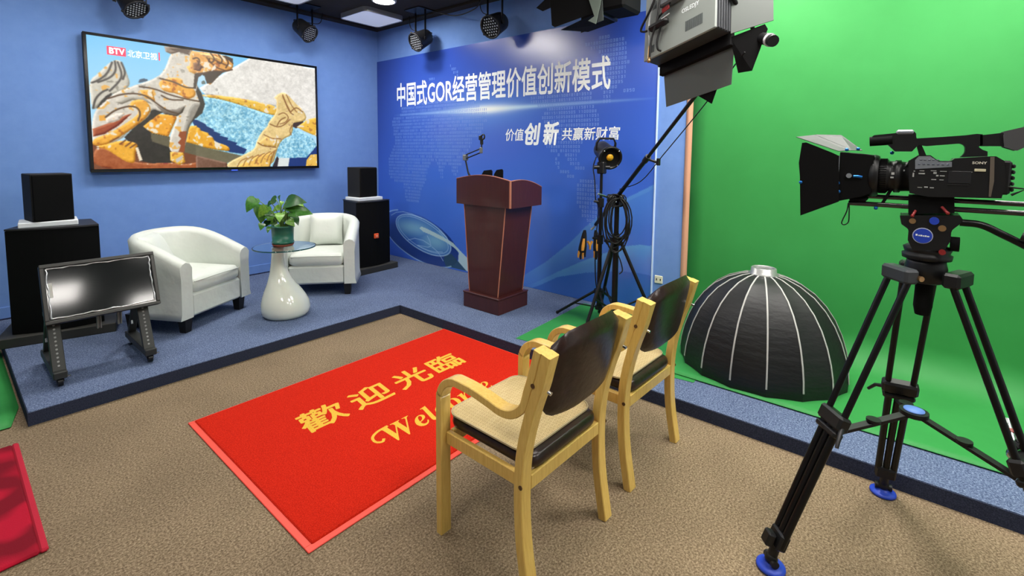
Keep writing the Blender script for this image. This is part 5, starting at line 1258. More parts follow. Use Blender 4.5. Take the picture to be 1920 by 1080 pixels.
# pair of work gloves clipped to the low end of the boom
gp = bk - bd_ * 0.085 + Vector((-0.02, 0.012, -0.015))
M_glove = mat('black_knit', (20, 20, 22), 0.9, bump=(120, 0.4, 0.003))
M_glove_y = mat('amber_suede', (224, 158, 62), 0.8)
for gi, (off, tw_, lab) in enumerate(((-0.050, 1, 'black and amber work glove hanging at the left on the boom end'), (0.050, -1, 'black and amber work glove hanging at the right on the boom end'))):
    base = gp + hs * off
    g = thing('work_glove', lab, 'glove', base, 0, 'pair of work gloves on the boom end')
    dn = Vector((0, 0, -1))
    vw = Vector((-0.768, -0.64, 0))
    def pt(u, w, z): return base + hs * u + vw * w + dn * z
    rg = []
    for (z, a, b) in ((0.0, .012, .008), (.03, .020, .012), (.07, .026, .014), (.11, .031, .016), (.15, .036, .018), (.19, .037, .018), (.205, .03, .014)):
        rg.append([pt(a * math.cos(q) + tw_ * -0.1 * z, b * math.sin(q), z) for q in [2 * math.pi * i / 14 for i in range(14)]])
    part('palm', MB().loft(rg), M_glove, g, world=True)
    part('back_panel', MB().loft([[pt(a * math.cos(q) * 0.62 + tw_ * -0.1 * z, b * 1.12 * max(math.sin(q), -0.2) + 0.001, z) for q in [2 * math.pi * i / 14 for i in range(14)]] for (z, a, b) in ((.075, .022, .014), (.11, .030, .0165), (.15, .034, .0185), (.185, .030, .018))]), M_glove_y, g, world=True)
    for k, (u, L2) in enumerate(((-.027, .062), (-.009, .078), (.009, .074), (.026, .056))):
        p0 = pt(u + tw_ * -.019, 0, .19)
        p1 = pt(u * 1.1 + tw_ * -.024, 0.004, .19 + L2 * .55)
        p2 = pt(u * 1.15 + tw_ * -.022, -0.004, .19 + L2)
        fg = part('finger', MB().tube([p0, p1, p2], [.0105, .0098, .007], 8), M_glove if k % 2 else M_glove_y, g, world=True)
    part('thumb', MB().tube([pt(tw_ * .03, 0, .10), pt(tw_ * .05, .004, .14), pt(tw_ * .052, .004, .175)], [.012, .011, .007], 8), M_glove_y, g, world=True)

# ------------------------------------------------------------------ LED panel light on the boom
W, T, Hh = 0.46, 0.10, 0.36
fX, fY, fZ = Vector((-0.380, -0.908, 0.178)), Vector((0.228, 0.094, 0.969)), Vector((-0.897, 0.409, 0.171))
fp_ = frame(fX, fY, fZ, (-1.532, -4.589, 1.985))
pn = thing('panel_light', 'large grey LED panel light with barn doors on the boom, seen from behind', 'studio light', fp_ @ Vector((W / 2, Hh / 2, -T / 2)))
M_pback = mat('panel_back_grey', (146, 153, 147), 0.5)
M_pside = mat('panel_side', (66, 68, 72), 0.5, metal=0.3)
part('back_plate', MB().box((0, 0, -0.012), (W, Hh, 0), 0.004, fp_), M_pback, pn, world=True)
part('housing', MB().box((0.004, 0.004, -T), (W - 0.004, Hh - 0.004, -0.0125), 0.004, fp_), M_pside, pn, world=True)
rb = MB()
for k in range(5):
    z = -0.022 - 0.017 * k
    rb.box((W - 0.004, 0.006, z - 0.004), (W + 0.003, Hh - 0.006, z + 0.004), 0.001, fp_)
part('side_ribs', rb, M_pside, pn, world=True)
part('diffuser', MB().box((0.02, 0.02, -T - 0.006), (W - 0.02, Hh - 0.02, -T - 0.0005), 0, fp_), M_dim, pn, world=True)
M_door = mat('barn_door_grey', (92, 98, 94), 0.55)
def lp(*p): return [fp_ @ Vector(q) for q in p]
part('underside_filler', MB().box((0.006, -0.05, -T - 0.035), (W - 0.006, Hh, -T - 0.0065), 0.003, fp_), M_matte, pn, world=True)  # black box added to read as the housing's dark underside
part('barn_door', plate(lp((0.012, -0.045, -T - 0.036), (W - 0.012, -0.045, -T - 0.036), (W - 0.06, -0.205, -T - 0.08), (-0.008, -0.205, -T - 0.08))), M_door, pn, world=True)
part('barn_door', plate(lp((W, 0.0, -T), (W, Hh, -T), (W + 0.145, Hh - 0.02, -T - 0.09), (W + 0.145, 0.03, -T - 0.09))), M_door, pn, world=True)
part('barn_door', plate(lp((0, 0, -T), (-0.015, 0.02, -T - 0.15), (-0.015, Hh - 0.02, -T - 0.15), (0, Hh, -T))), M_door, pn, world=True)
part('barn_door_leaf', plate(lp((W - 0.012, -0.012, -T - 0.008), (W + 0.115, 0.02, -T - 0.075), (W + 0.125, -0.005, -T - 0.08), (W + 0.045, -0.17, -T - 0.085), (W - 0.015, -0.165, -T - 0.07))), M_matte, pn, world=True)
part('barn_door_leaf', plate(lp((0.20, -0.200, -T - 0.088), (0.31, -0.200, -T - 0.090), (0.265, -0.255, -T - 0.11))), M_matte, pn, world=True)
k0, k1 = fp_ @ Vector((W + 0.095, -0.035, -T - 0.09)), fp_ @ Vector((W + 0.165, -0.085, -T - 0.06))
part('yoke_knob', MB().cyl(k0, k0.lerp(k1, 0.62), 0.026, n=14).cyl(k0.lerp(k1, 0.78), k1, 0.025, n=14), M_black, pn, world=True)
part('knob_band', MB().cyl(k0.lerp(k1, 0.62), k0.lerp(k1, 0.78), 0.0285, n=14), M_white, pn, world=True)
yk = [fp_ @ Vector(q) for q in ((W + 0.012, 0.2, -T * 0.5), (W + 0.02, 0.05, -T - 0.13), (W / 2, 0.02, -T - 0.19), (-0.02, 0.05, -T - 0.19), (-0.012, 0.2, -T * 0.5))]
part('yoke', MB().tube(yk, 0.011, 8), M_metal_black, pn, world=True)
for (u0, v0, w_, h_) in ((0.285, 0.052, 0.105, 0.052), (0.04, 0.27, 0.05, 0.045), (0.035, 0.03, 0.045, 0.04)):
    n_ = int(w_ / 0.0075)
    vn = MB()
    for k in range(n_):
        vn.box((u0 + k * 0.0075, v0, -0.0005), (u0 + k * 0.0075 + 0.004, v0 + h_, 0.0012), 0, fp_)
    part('vent_grille', vn, mat('vent_dark', (66, 72, 74), 0.7), pn, world=True)['kind'] = 'stuff'
lettering('brand_lettering', 'OSLEDJY', M_letter, pn, fp_ @ Vector((0.26, 0.150, 0)), fX, fY, 0.105, 0.028, bold=0.02, lift=0.001)
part('control_box', MB().box((0.14, 0.23, 0), (0.30, Hh, 0.045), 0.008, fp_), mat('control_box_grey', (110, 114, 118), 0.5), pn, world=True)
part('power_adapter', MB().box((0.07, 0.125, 0.012), (0.20, 0.165, 0.05), 0.014, fp_), M_black, pn, world=True)
part('red_tag', MB().box((0.185, 0.168, 0.030), (0.235, 0.195, 0.034), 0.001, fp_ @ Matrix.Rotation(R_(8), 4, 'Z')), M_red, pn, world=True)
part('white_stripe', MB().box((0.19, 0.128, 0.05), (0.245, 0.133, 0.054), 0.001, fp_ @ Matrix.Rotation(R_(6), 4, 'Z')), M_white, pn, world=True)
part('brass_clip', MB().cyl(fp_ @ Vector((0.075, -0.02, 0.03)), fp_ @ Vector((0.078, 0.050, 0.03)), 0.0075, n=10).sphere(fp_ @ Vector((0.074, -0.028, 0.03)), 0.011, 6), M_brass, pn, world=True)
def pcab(name, q, r, m_):
    part(name, MB().tube(spline([fp_ @ Vector(p) for p in q], 7), r, 6), m_, pn, world=True)
pcab('pale_cable', ((0.11, 0.40, 0.05), (0.10, 0.28, 0.045), (0.075, 0.19, 0.04), (0.072, 0.10, 0.035), (0.075, 0.05, 0.03)), 0.0055, mat('grey_cable', (150, 152, 154), 0.5))
pcab('dark_cable', ((0.20, 0.42, 0.05), (0.165, 0.30, 0.05), (0.14, 0.17, 0.045), (0.10, 0.08, 0.04), (0.085, -0.01, 0.035)), 0.0055, M_cable)
pcab('dark_cable', ((0.18, 0.36, 0.06), (0.11, 0.24, 0.06), (0.03, 0.165, 0.05), (0.035, 0.145, 0.04), (0.08, 0.14, 0.03)), 0.006, M_cable)
pcab('dark_cable', ((0.15, 0.13, 0.03), (0.13, 0.06, 0.03), (0.125, 0.02, 0.02), (0.13, 0.012, 0.003)), 0.0055, M_cable)
pcab('dark_cable', ((0.24, 0.40, 0.04), (0.235, 0.30, 0.04), (0.20, 0.22, 0.03), (0.14, 0.19, 0.03), (0.11, 0.155, 0.03)), 0.005, M_cable)
lead = [PV + Vector((-0.06, -0.06, 0.08)), Vector((-0.62, -4.18, 1.30)), Vector((-0.80, -4.42, 1.50)), Vector((-0.98, -4.72, 1.78)), fp_ @ Vector((W + 0.05, -0.10, -T - 0.03))]
solo('power_lead', MB().tube(spline(lead, 10), 0.0035, 6), M_cable, 'thin black power lead sagging along the boom up to the panel light', 'cable')
# ------------------------------------------------------------------ chroma green and peach backdrops
def sheet(name, prof, ys, label, cat, material, bulge=None, th=0.003):
    """cloth swept along y: prof is a list of (x, z) from top of wall to the floor edge"""
    mb = MB()
    nP, nY = len(prof), len(ys)
    top = []
    for j, y in enumerate(ys):
        for i, (x, z) in enumerate(prof):
            dx = bulge(y, z) if bulge else 0
            top.append(Vector((x + dx, y, z)))
    fs = [(j * nP + i, j * nP + i + 1, (j + 1) * nP + i + 1, (j + 1) * nP + i) for j in range(nY - 1) for i in range(nP - 1)]
    mb.add(top, fs, True)
    o = solo(name, mb, material, label, cat)
    so = o.modifiers.new('thickness', 'SOLIDIFY')
    so.thickness = th
    so.offset = 1
    return o

GF = S + 0.0065
prof = [(-0.022, 3.0 - 0.1 * i) for i in range(27)] + [(-0.022 - 0.22 * (1 - math.cos(R_(a))), GF + 0.22 - 0.22 * math.sin(R_(a))) for a in range(0, 91, 9)] + [(-0.30 - 0.068 * i, GF) for i in range(1, 11)]
ys = [-4.335 - 0.12 * i for i in range(35)]
sheet('green_backdrop', prof, ys, 'large chroma green backdrop sweeping from the right wall onto the stage', 'backdrop', M_green,
      lambda y, z: 0.012 * math.sin(y * 2.3 + z * 0.8) * min(1, max(0, z - 0.2)) * min(1, (-4.3 - y) * 2))
solo('backdrop_roller', MB().cyl((-0.05, -4.20, 3.07), (-0.05, -8.5, 3.07), 0.035, n=16), M_white, 'white roller holding the green backdrop at the top of the wall', 'roller')
solo('green_floor_sheet', MB().prism([(-1.19, -3.46), (-0.10, -3.40), (-0.03, -4.30), (-0.03, -4.75), (-1.015, -4.75), (-1.03, -4.63)], S + 0.0005, S + 0.003), M_green, 'flat green sheet on the stage under the light stands', 'floor sheet')
pk = [(-0.012, 2.98 - 0.13 * i) for i in range(22)] + [(-0.03, 0.12), (-0.06, S + 0.012)]
pkm = MB()
pv = []
for j, fr_ in enumerate((0, .33, .66, 1)):
    for (x, z) in pk:
        y = -4.276 - 0.09 * fr_ - 0.012 * math.sin(z * 1.4) * fr_
        pv.append((x - 0.010 * math.sin(math.pi * fr_), y, z))
n_ = len(pk)
pkm.add(pv, [(j * n_ + i, j * n_ + i + 1, (j + 1) * n_ + i + 1, (j + 1) * n_ + i) for j in range(3) for i in range(n_ - 1)], True)
po = solo('peach_backdrop', pkm, mat('peach_paper', (226, 172, 138), 0.8), 'narrow strip of peach backdrop paper between blue wall and green backdrop', 'backdrop')
ms = po.modifiers.new('thickness', 'SOLIDIFY'); ms.thickness = 0.002

gv = MB()
g = []
for i in range(13):
    for j in range(17):
        x, y = -3.735 - 1.3 * i / 12, -2.085 + 2.0 * j / 16
        if i == 0 and j < 2:
            x -= 0.05 * (2 - j) / 2
        g.append((x, y, 0.006 + 0.010 * (1 + math.sin(3 * x + 5 * y)) * min(1, j / 3) * min(1, i / 2)))
gv.add(g, [(i * 17 + j, i * 17 + j + 1, (i + 1) * 17 + j + 1, (i + 1) * 17 + j) for i in range(12) for j in range(16)], True)
go = solo('green_cloth', gv, M_green, 'green cloth lying on the floor at the left end of the stage', 'cloth')
so = go.modifiers.new('thickness', 'SOLIDIFY'); so.thickness = 0.003; so.offset = 1

# ------------------------------------------------------------------ dome softbox resting on its rim
sb = thing('dome_softbox', 'black domed softbox with pale ribs standing on the green backdrop', 'softbox', (-0.500, -5.005, GF + 0.004))
sb.scale = (0.915, 1, 1)
prf = [(0.500, 0.0), (0.503, 0.05), (0.496, 0.12), (0.480, 0.20), (0.452, 0.29), (0.412, 0.38), (0.360, 0.46), (0.295, 0.53), (0.215, 0.585), (0.135, 0.618), (0.085, 0.628)]
N = 16
half_a = math.pi / N
gm = MB()
cols = 5
vs_ = []
for (r, z) in prf:
    for c in range(cols):
        a = -half_a + 2 * half_a * c / (cols - 1)
        s_ = math.sin(math.pi * c / (cols - 1))
        rr = r * (math.cos(half_a) / math.cos(a)) * (1 - 0.012 * s_)
        vs_.append((rr * math.cos(a), rr * math.sin(a), z))
gm.add(vs_, [(i * cols + c, i * cols + c + 1, (i + 1) * cols + c + 1, (i + 1) * cols + c) for i in range(len(prf) - 1) for c in range(cols - 1)], True)
M_nylon = mat('black_nylon', (20, 21, 22), 0.5, bump=(9, 0.25, 0.02), stretch=(1, 1, 3))
M_silver_in = mat('silver_lining', (190, 190, 190), 0.5)
gore = gm.mesh('fabric_panel')
gore.materials.append(M_nylon)
ribm = MB().strip([((r + 0.003) * math.cos(half_a), (r + 0.003) * math.sin(half_a), z) for r, z in prf[1:]], Vector((-math.sin(half_a), math.cos(half_a), 0)), 0.0045, 0.004)
rib = ribm.mesh('rib_tape')
rib.materials.append(mat('pale_grey_tape', (176, 176, 172), 0.6))
for k in range(N):
    for nm, me in (('fabric_panel', gore), ('rib_tape', rib)):
        o = bpy.data.objects.new(nm, me)
        C.objects.link(o)
        o.parent = sb
        o.rotation_euler = (0, 0, 2 * math.pi * k / N + 0.08)
part('mount_ring', MB().lathe([(0.090, 0.622), (0.092, 0.632), (0.078, 0.640), (0.076, 0.668), (0.070, 0.672), (0.066, 0.668), (0.066, 0.625)], None, 32, False), mat('silver_ring', (176, 178, 176), 0.35, metal=0.7), sb)
part('hub_disc', MB().lathe([(0.068, 0.626), (0.001, 0.626)], None, 24), M_grey_metal, sb)

# ------------------------------------------------------------------ welcome mat
M_mat = carpet('red_loop_pile', (170, 22, 10), (204, 36, 16), (228, 56, 32), 200, bump=0.9)
wm = thing('welcome_mat', 'large bright red welcome mat with gold lettering on the brown carpet', 'mat', (-2.2, -3.41, 0))
ax0, ax1, ay0, ay1 = -3.16, -1.283, -4.075, -2.750
M_mborder = mat('red_rubber_border', (232, 76, 58), 0.5, bump=(200, 0.2, 0.002))
bw_ = 0.032
bm = MB()
for (a, b, c, d) in ((ax0, ax1, ay0, ay0 + bw_), (ax0, ax1, ay1 - bw_ * .6, ay1), (ax0, ax0 + bw_, ay0 + bw_, ay1 - bw_ * .6), (ax1 - bw_ * .6, ax1, ay0 + bw_, ay1 - bw_ * .6)):
    bm.box((a, c, 0.0008), (b, d, 0.007), 0.002)
part('border', bm, M_mborder, wm, world=True)
part('pile', MB().box((ax0 + bw_ - 0.004, ay0 + bw_ - 0.004, 0.0012), (ax1 - bw_ * .6 + .004, ay1 - bw_ * .6 + .004, 0.014), 0.004), M_mat, wm, world=True)
M_gold = carpet('gold_pile', (196, 150, 48), (226, 178, 64), (244, 204, 92), 260)
for ch_, x in (('歡', -2.785), ('迎', -2.480), ('光', -2.170), ('臨', -1.870)):
    lettering('mat_character', ch_, M_gold, wm, (x, -3.365, 0.0142), (1, 0, 0), (0, 1, 0), 0.262, 0.215, bold=0.018, shear=0.12, lift=0.0006)
lettering('mat_lettering', '𝑾𝒆𝒍𝒄𝒐𝒎𝒆', M_gold, wm, (-2.535, -3.765, 0.0142), (1, 0, 0), (0, 1, 0), 0.78, 0.160, bold=0, lift=0.0006)
part('letter_swash', MB().strip(spline([(-2.475, -3.612, 0.0146), (-2.545, -3.618, 0.0146), (-2.592, -3.645, 0.0146), (-2.602, -3.690, 0.0146), (-2.578, -3.712, 0.0146), (-2.557, -3.695, 0.0146)], 5), (0, 0, 1), 0.0006, 0.015, False), M_gold, wm, world=True)

M_redc = mat('crimson_pile', (176, 20, 46), 0.9, var=(4.5, (118, 14, 30), 0.06, 1), bump=(300, 0.5, 0.004), spec=0.2)
rcp = thing('crimson_carpet', 'crimson two-tone carpet at the lower left corner of the picture', 'carpet', (-4.6, -2.81, 0))
part('pile', MB().box((-5.4, -3.325, 0.0008), (-3.80, -2.325, 0.016), 0.006), M_redc, rcp, world=True)
part('bound_edge', MB().box((-3.80, -3.325, 0.0008), (-3.776, -2.325, 0.0175), 0.006), mat('crimson_edge', (182, 24, 50), 0.9, bump=(300, 0.5, 0.004)), rcp, world=True)

# ------------------------------------------------------------------ birch armchairs with leather pads
def wooden_chair(loc, rz, label):
    t = thing('wooden_armchair', label, 'chair', loc, rz, 'birch armchairs with leather pads')
    hx = 0.245
    front = [(0.235, 0.0), (0.238, 0.30), (0.238, 0.545)] + [(0.238 - 0.095 + 0.095 * math.cos(R_(a)), 0.548 + 0.095 * math.sin(R_(a))) for a in (15, 30, 45, 60, 75, 90)] + [(0.06, 0.640), (-0.02, 0.628), (-0.075, 0.618)] + [(-0.085 - 0.115 * math.sin(R_(a)), 0.735 - 0.117 * math.cos(R_(a))) for a in (15, 30, 45, 60)] + [(-0.1985, 0.725), (-0.2125, 0.768), (-0.2270, 0.822), (-0.2410, 0.876)]
    rear = [(-0.205, 0.0), (-0.172, 0.20), (-0.163, 0.38), (-0.174, 0.52), (-0.205, 0.65), (-0.2415, 0.76), (-0.2565, 0.816), (-0.2710, 0.870)]
    for s_ in (-1, 1):
        fp3 = spline([(s_ * hx, y, z) for y, z in front], 3)
        part('arm_frame', MB().strip(fp3, (1, 0, 0), 0.026, 0.030), M_wood, t)
        part('rear_leg', MB().strip(spline([(s_ * hx, y - 0.003, z) for y, z in rear], 4), (1, 0, 0), 0.026, 0.036), M_wood, t)
        part('side_rail', MB().box((s_ * (hx - 0.012) - 0.011, -0.155, 0.365), (s_ * (hx - 0.012) + 0.011, 0.222, 0.415), 0.003), M_wood, t)

        for (y, z, dz) in ((-0.226, 0.76, 0), (-0.18, 0.395, 0)):
            part('bolt', MB().cyl((s_ * (hx + 0.0255), y, z), (s_ * (hx + 0.0285), y, z), 0.008, n=10), mat('dark_bolt', (84, 56, 32), 0.5), t)
        part('bolt', MB().cyl((s_ * hx, -0.268, 0.745), (s_ * hx, -0.280, 0.742), 0.007, n=10), M_chrome, t)
    for (y, z0, z1) in ((0.215, 0.365, 0.415), (-0.172, 0.360, 0.412)):
        part('cross_rail', MB().box((-hx + 0.027, y - 0.011, z0), (hx - 0.027, y + 0.011, z1), 0.003), M_wood, t)
    # seat pad
    rg = []
    for (f_, z) in ((0.93, 0.4155), (0.985, 0.424), (1.0, 0.440), (0.985, 0.456), (0.94, 0.466), (0.7, 0.470), (0.3, 0.471)):
        rg.append([(a * f_, 0.032 + b * f_, z) for a, b in rrect(0.430, 0.435, 0.05, 5)])
    part('seat_pad', MB().loft(rg), M_leather, t)
    # curved, padded back
    bk_ = MB()
    nx, nz = 14, 10
    for sgn in (1, -1):
        vv = []
        for i in range(nx + 1):
            for j in range(nz + 1):
                u, v = 2 * i / nx - 1, 2 * j / nz - 1
                e = 0.028 * ((1 - u ** 8) * (1 - v ** 8)) ** 0.5
                top = 0.905 + 0.024 * (1 - u * u) - 0.055 * (max(0, abs(u) - 0.7) / 0.3) ** 2
                bot = 0.590 + 0.02 * u * u + 0.04 * (max(0, abs(u) - 0.7) / 0.3) ** 2
                z = bot + (top - bot) * (j / nz)
                # rounded corners
                x = u * 0.222 * (1 - 0.10 * abs(v) ** 8)
                y = -0.205 - 0.20 * (z - 0.66) - 0.032 * (1 - u * u)
                vv.append((x, y + sgn * e, z))
        fs_ = []
        for i in range(nx):
            for j in range(nz):
                q = (i * (nz + 1) + j, i * (nz + 1) + j + 1, (i + 1) * (nz + 1) + j + 1, (i + 1) * (nz + 1) + j)
                fs_.append(q if sgn > 0 else q[::-1])
        bk_.add(vv, fs_, True)
    part('backrest', bk_, M_leather, t)
    return t

def woven_mat_material():
    m = bpy.data.materials.new('woven_bamboo')
    m.use_nodes = True
    nt = m.node_tree
    b = nt.nodes['Principled BSDF']
    b.inputs['Roughness'].default_value = 0.6
    tc = nt.nodes.new('ShaderNodeTexCoord')
    br = nt.nodes.new('ShaderNodeTexBrick')
    br.inputs['Scale'].default_value = 1.0
    br.inputs['Brick Width'].default_value = 0.034
    br.inputs['Row Height'].default_value = 0.0062
    br.inputs['Mortar Size'].default_value = 0.0011
    br.inputs['Color1'].default_value = lin((222, 202, 150)) + [1]
    br.inputs['Color2'].default_value = lin((208, 186, 132)) + [1]
    br.inputs['Mortar'].default_value = lin((160, 132, 84)) + [1]
    nt.links.new(tc.outputs['Object'], br.inputs['Vector'])
    nt.links.new(br.outputs['Color'], b.inputs['Base Color'])
    bp = nt.nodes.new('ShaderNodeBump')
    bp.inputs['Strength'].default_value = 0.35
    bp.inputs['Distance'].default_value = 0.002
    bp.invert = True
    nt.links.new(br.outputs['Fac'], bp.inputs['Height'])
    nt.links.new(bp.outputs['Normal'], b.inputs['Normal'])
    return m
M_bamboo = woven_mat_material()
M_bind = mat('tan_binding', (186, 170, 132), 0.7)

def seat_mat(loc, rz, label):
    t = thing('woven_seat_mat', label, 'seat mat', loc, rz, 'woven mats on the birch armchairs')
    o = rrect(0.437, 0.405, 0.055, 6)
    part('weave', MB().prism([(a * 0.985, b * 0.985) for a, b in o], 0.0, 0.006), M_bamboo, t)
    part('binding', MB().strip([(a, b, 0.003) for a, b in o] + [(o[0][0], o[0][1], 0.003)], (0, 0, 1), 0.0035, 0.005), M_bind, t)
    return t

CA, CAr = Vector((-2.515, -4.612, 0)), R_(-1.5)
CBx, CBr = Vector((-1.800, -4.628, 0)), R_(-2.0)
wooden_chair(CA, CAr, 'nearer birch armchair with dark leather back, standing over the mat corner')
wooden_chair(CBx, CBr, 'farther birch armchair with dark leather back, beside the softbox')
seat_mat(CA + Matrix.Rotation(CAr, 3, 'Z') @ Vector((0, 0.050, 0.4722)), CAr, 'woven bamboo seat mat on the nearer birch armchair')
seat_mat(CBx + Matrix.Rotation(CBr, 3, 'Z') @ Vector((0, 0.050, 0.4722)), CBr, 'woven bamboo seat mat on the farther birch armchair')

# ------------------------------------------------------------------ video tripod
HB = Vector((-1.81, -5.774, 0))
FT = [Vector((-2.103, -5.408, 0)), Vector((-1.346, -5.704, 0)), Vector((-1.98, -6.21, 0))]
M_tube = mat('black_anodised', (12, 12, 14), 0.35, metal=0.3)
tp = thing('video_tripod', 'tall black video tripod with blue feet carrying the camcorder', 'tripod', HB)
part('crown', MB().lathe([(0.045, 1.070), (0.056, 1.076), (0.058, 1.12), (0.054, 1.138), (0.052, 1.15), (0.045, 1.15)], Matrix.Translation(HB), 24), M_black, tp, world=True)
part('bowl_clamp', MB().cyl(HB + Vector((0, 0, 1.075)), HB + Vector((0, 0, 0.985)), 0.024, 0.026, n=16).cyl(HB + Vector((0, 0, 0.985)), HB + Vector((0, 0, 0.955)), 0.026, 0.02, n=16), M_matte, tp, world=True)
ctr = HB + Vector((0, 0, 0.60))
for k, F in enumerate(FT):
    out = (F - HB); out.z = 0; out.normalize()
    sd = Vector((-out.y, out.x, 0))
    top_ = HB + out * 0.085 + Vector((0, 0, 1.095))
    foot = F + Vector((0, 0, 0.055))
    ax_ = (foot - top_)
    def at(t_, s_): return top_ + ax_ * t_ + sd * s_
    tc_ = 0.50
    sh = part('shoulder', MB().box((-0.058, -0.022, -0.028), (0.058, 0.026, 0.022), 0.008, frame(sd, out, sd.cross(out), top_)).box((-0.014, -0.05, -0.02), (0.014, 0.0, 0.02), 0.004, frame(sd, out, sd.cross(out), top_)), mat('graphite', (58, 62, 66), 0.5) if k == 0 else M_black, tp, world=True)
    part('shoulder_bolt', MB().cyl(top_ + sd * 0.052 - out * 0.02, top_ + sd * 0.066 - out * 0.02, 0.009, n=10), M_brass, sh, world=True)
    for s_ in (-0.043, 0.043):
        part('upper_tube', MB().cyl(at(0.015, s_), at(tc_ + 0.03, s_ * 0.92), 0.0105, n=12), M_tube, tp, world=True)
    cl_ = part('leg_clamp', MB().box((-0.058, -0.022, -0.026), (0.058, 0.022, 0.026), 0.008, frame(sd, sd.cross(ax_.normalized()), ax_.normalized() * -1, at(tc_, 0))).box((-0.052, -0.019, -0.055), (0.052, 0.019, -0.032), 0.006, frame(sd, sd.cross(ax_.normalized()), ax_.normalized() * -1, at(tc_, 0))), M_black, tp, world=True)
    part('clamp_lever', MB().tube([at(tc_ + 0.01, 0.05), at(tc_ + 0.02, 0.075) + out * 0.02, at(tc_ + 0.05, 0.095) + out * 0.03], [0.008, 0.007, 0.006], 8), M_black, cl_, world=True)
    for s_ in (-0.031, 0.0, 0.031):
        part('lower_tube', MB().cyl(at(tc_ + 0.02, s_), at(0.955 if s_ else 0.975, s_ * 0.85), 0.0125, n=12), M_tube, tp, world=True)
    if k == 2:
        mt = part('side_mount', MB().cyl(at(tc_ - 0.03, 0.03) - out * 0.02, at(tc_ - 0.06, 0.12) - out * 0.05, 0.016, n=14).sphere(at(tc_ + 0.01, 0.06) - out * 0.04, 0.02, 8), M_chrome, tp, world=True)
        part('mount_band', MB().cyl(at(tc_ - 0.042, 0.066) - out * 0.032, at(tc_ - 0.047, 0.08) - out * 0.037, 0.0175, n=14), M_red, mt, world=True)
    part('ankle', MB().box((-0.036, -0.018, -0.03), (0.036, 0.018, 0.03), 0.006, frame(sd, sd.cross(ax_.normalized()), ax_.normalized() * -1, at(0.94, 0))), M_black, tp, world=True)
    part('ankle_lever', MB().box((-0.02, -0.05, -0.03), (0.02, -0.02, 0.02), 0.006, frame(sd, sd.cross(ax_.normalized()), ax_.normalized() * -1, at(0.945, 0))), M_black, tp, world=True)
    ft = part('rubber_foot', MB().lathe([(0.045, 0.001), (0.049, 0.005), (0.048, 0.013), (0.040, 0.017), (0.026, 0.019), (0.02, 0.026)], Matrix.Translation(F), 22), M_blue, tp, world=True)
    part('ankle_post', MB().cyl(at(0.93, 0), F + Vector((0, 0, 0.042)), 0.017, n=12), M_black, tp, world=True)
    part('ankle_joint', MB().sphere(F + Vector((0, 0, 0.040)), 0.022, 8, (1, 1, 1)).cyl(F + sd * 0.03 + Vector((0, 0, 0.035)), F - sd * 0.03 + Vector((0, 0, 0.035)), 0.014, n=12), M_black, tp, world=True)
    # mid spreader arm
    end = at(tc_ + 0.05, 0) - out * 0.03
    arm_d = end - ctr
    part('spreader_arm', MB().strip([ctr + arm_d * 0.1, ctr + arm_d * 0.55, end], sd, 0.014, 0.012, False), M_black, tp, world=True)
    part('spreader_pad', MB().cyl(ctr + arm_d * 0.52 + Vector((0, 0, 0.005)), ctr + arm_d * 0.52 + Vector((0, 0, 0.014)), 0.022, n=16), M_black, tp, world=True)
part('spreader_hub', MB().cyl(ctr - Vector((0, 0, 0.008)), ctr + Vector((0, 0, 0.008)), 0.042, n=18), M_black, tp, world=True)
part('hub_badge', MB().lathe([(0.03, 0.009), (0.03, 0.012), (0.001, 0.0125)], Matrix.Translation(ctr), 20), mat('badge_blue', (110, 150, 226), 0.4), tp, world=True)

# fluid head
MX = Matrix(((0, 0, 1, 0), (1, 0, 0, 0), (0, 1, 0, 0), (0, 0, 0, 1)))      # (y, z, x) -> world
hd = part('fluid_head', MB().prism(HEAD_SIDE, -1.875, -1.765, MX), M_black, tp, world=True, bevel=0.006)
part('head_base', MB().lathe([(0.05, 1.148), (0.066, 1.152), (0.068, 1.168), (0.06, 1.172), (0.062, 1.178), (0.066, 1.19), (0.05, 1.20)], Matrix.Translation(HB), 26), M_black, tp, world=True)
def disc(yz_, r, x, m_, nm, th=0.006):
    y, z = yz_
    return part(nm, MB().cyl((x, y, z), (x - th, y, z), r, n=22), m_, tp, world=True)
disc(DOT_BLUE[0], 0.0125, -1.8755, M_blue, 'tilt_button')
disc(DOT_BLUE[1], 0.0265, -1.8755, mat('badge_rim', (200, 206, 220), 0.4), 'head_badge', 0.003)
bd2 = disc(DOT_BLUE[1], 0.0242, -1.8785, M_blue, 'badge_face', 0.002)
bmk = MB()
for (dy, w_, h_) in ((0.018, 0.005, 0.006), (0.011, 0.004, 0.004), (0.006, 0.005, 0.005), (0.000, 0.004, 0.004), (-0.005, 0.005, 0.005), (-0.011, 0.006, 0.004)):
    bmk.box((-1.8812, DOT_BLUE[1][0] + dy, DOT_BLUE[1][1] - 0.002 + dy * 0.06), (-1.8806, DOT_BLUE[1][0] + dy - w_, DOT_BLUE[1][1] - 0.002 + h_ + dy * 0.06))
part('badge_print', bmk, M_letter, tp, world=True)['kind'] = 'stuff'
disc(DOT_BLUE[2], 0.009, -1.8755, M_brass, 'head_screw')
disc(DOT_BLUE[3], 0.010, -1.8755, M_brass, 'head_screw')
disc(DOT_BLUE[4], 0.009, -1.8755, M_red, 'lock_button')
part('drag_dial', MB().cyl((-1.83, -5.83, 1.213), (-1.83, -5.852, 1.213), 0.024, n=18), M_matte, tp, world=True)
part('pan_handle', MB().tube(spline([(-1.86, y, z) for y, z in HANDLE] + [(-1.90, -6.12, 1.165)], 6), 0.0115, 10), M_tube, tp, world=True)
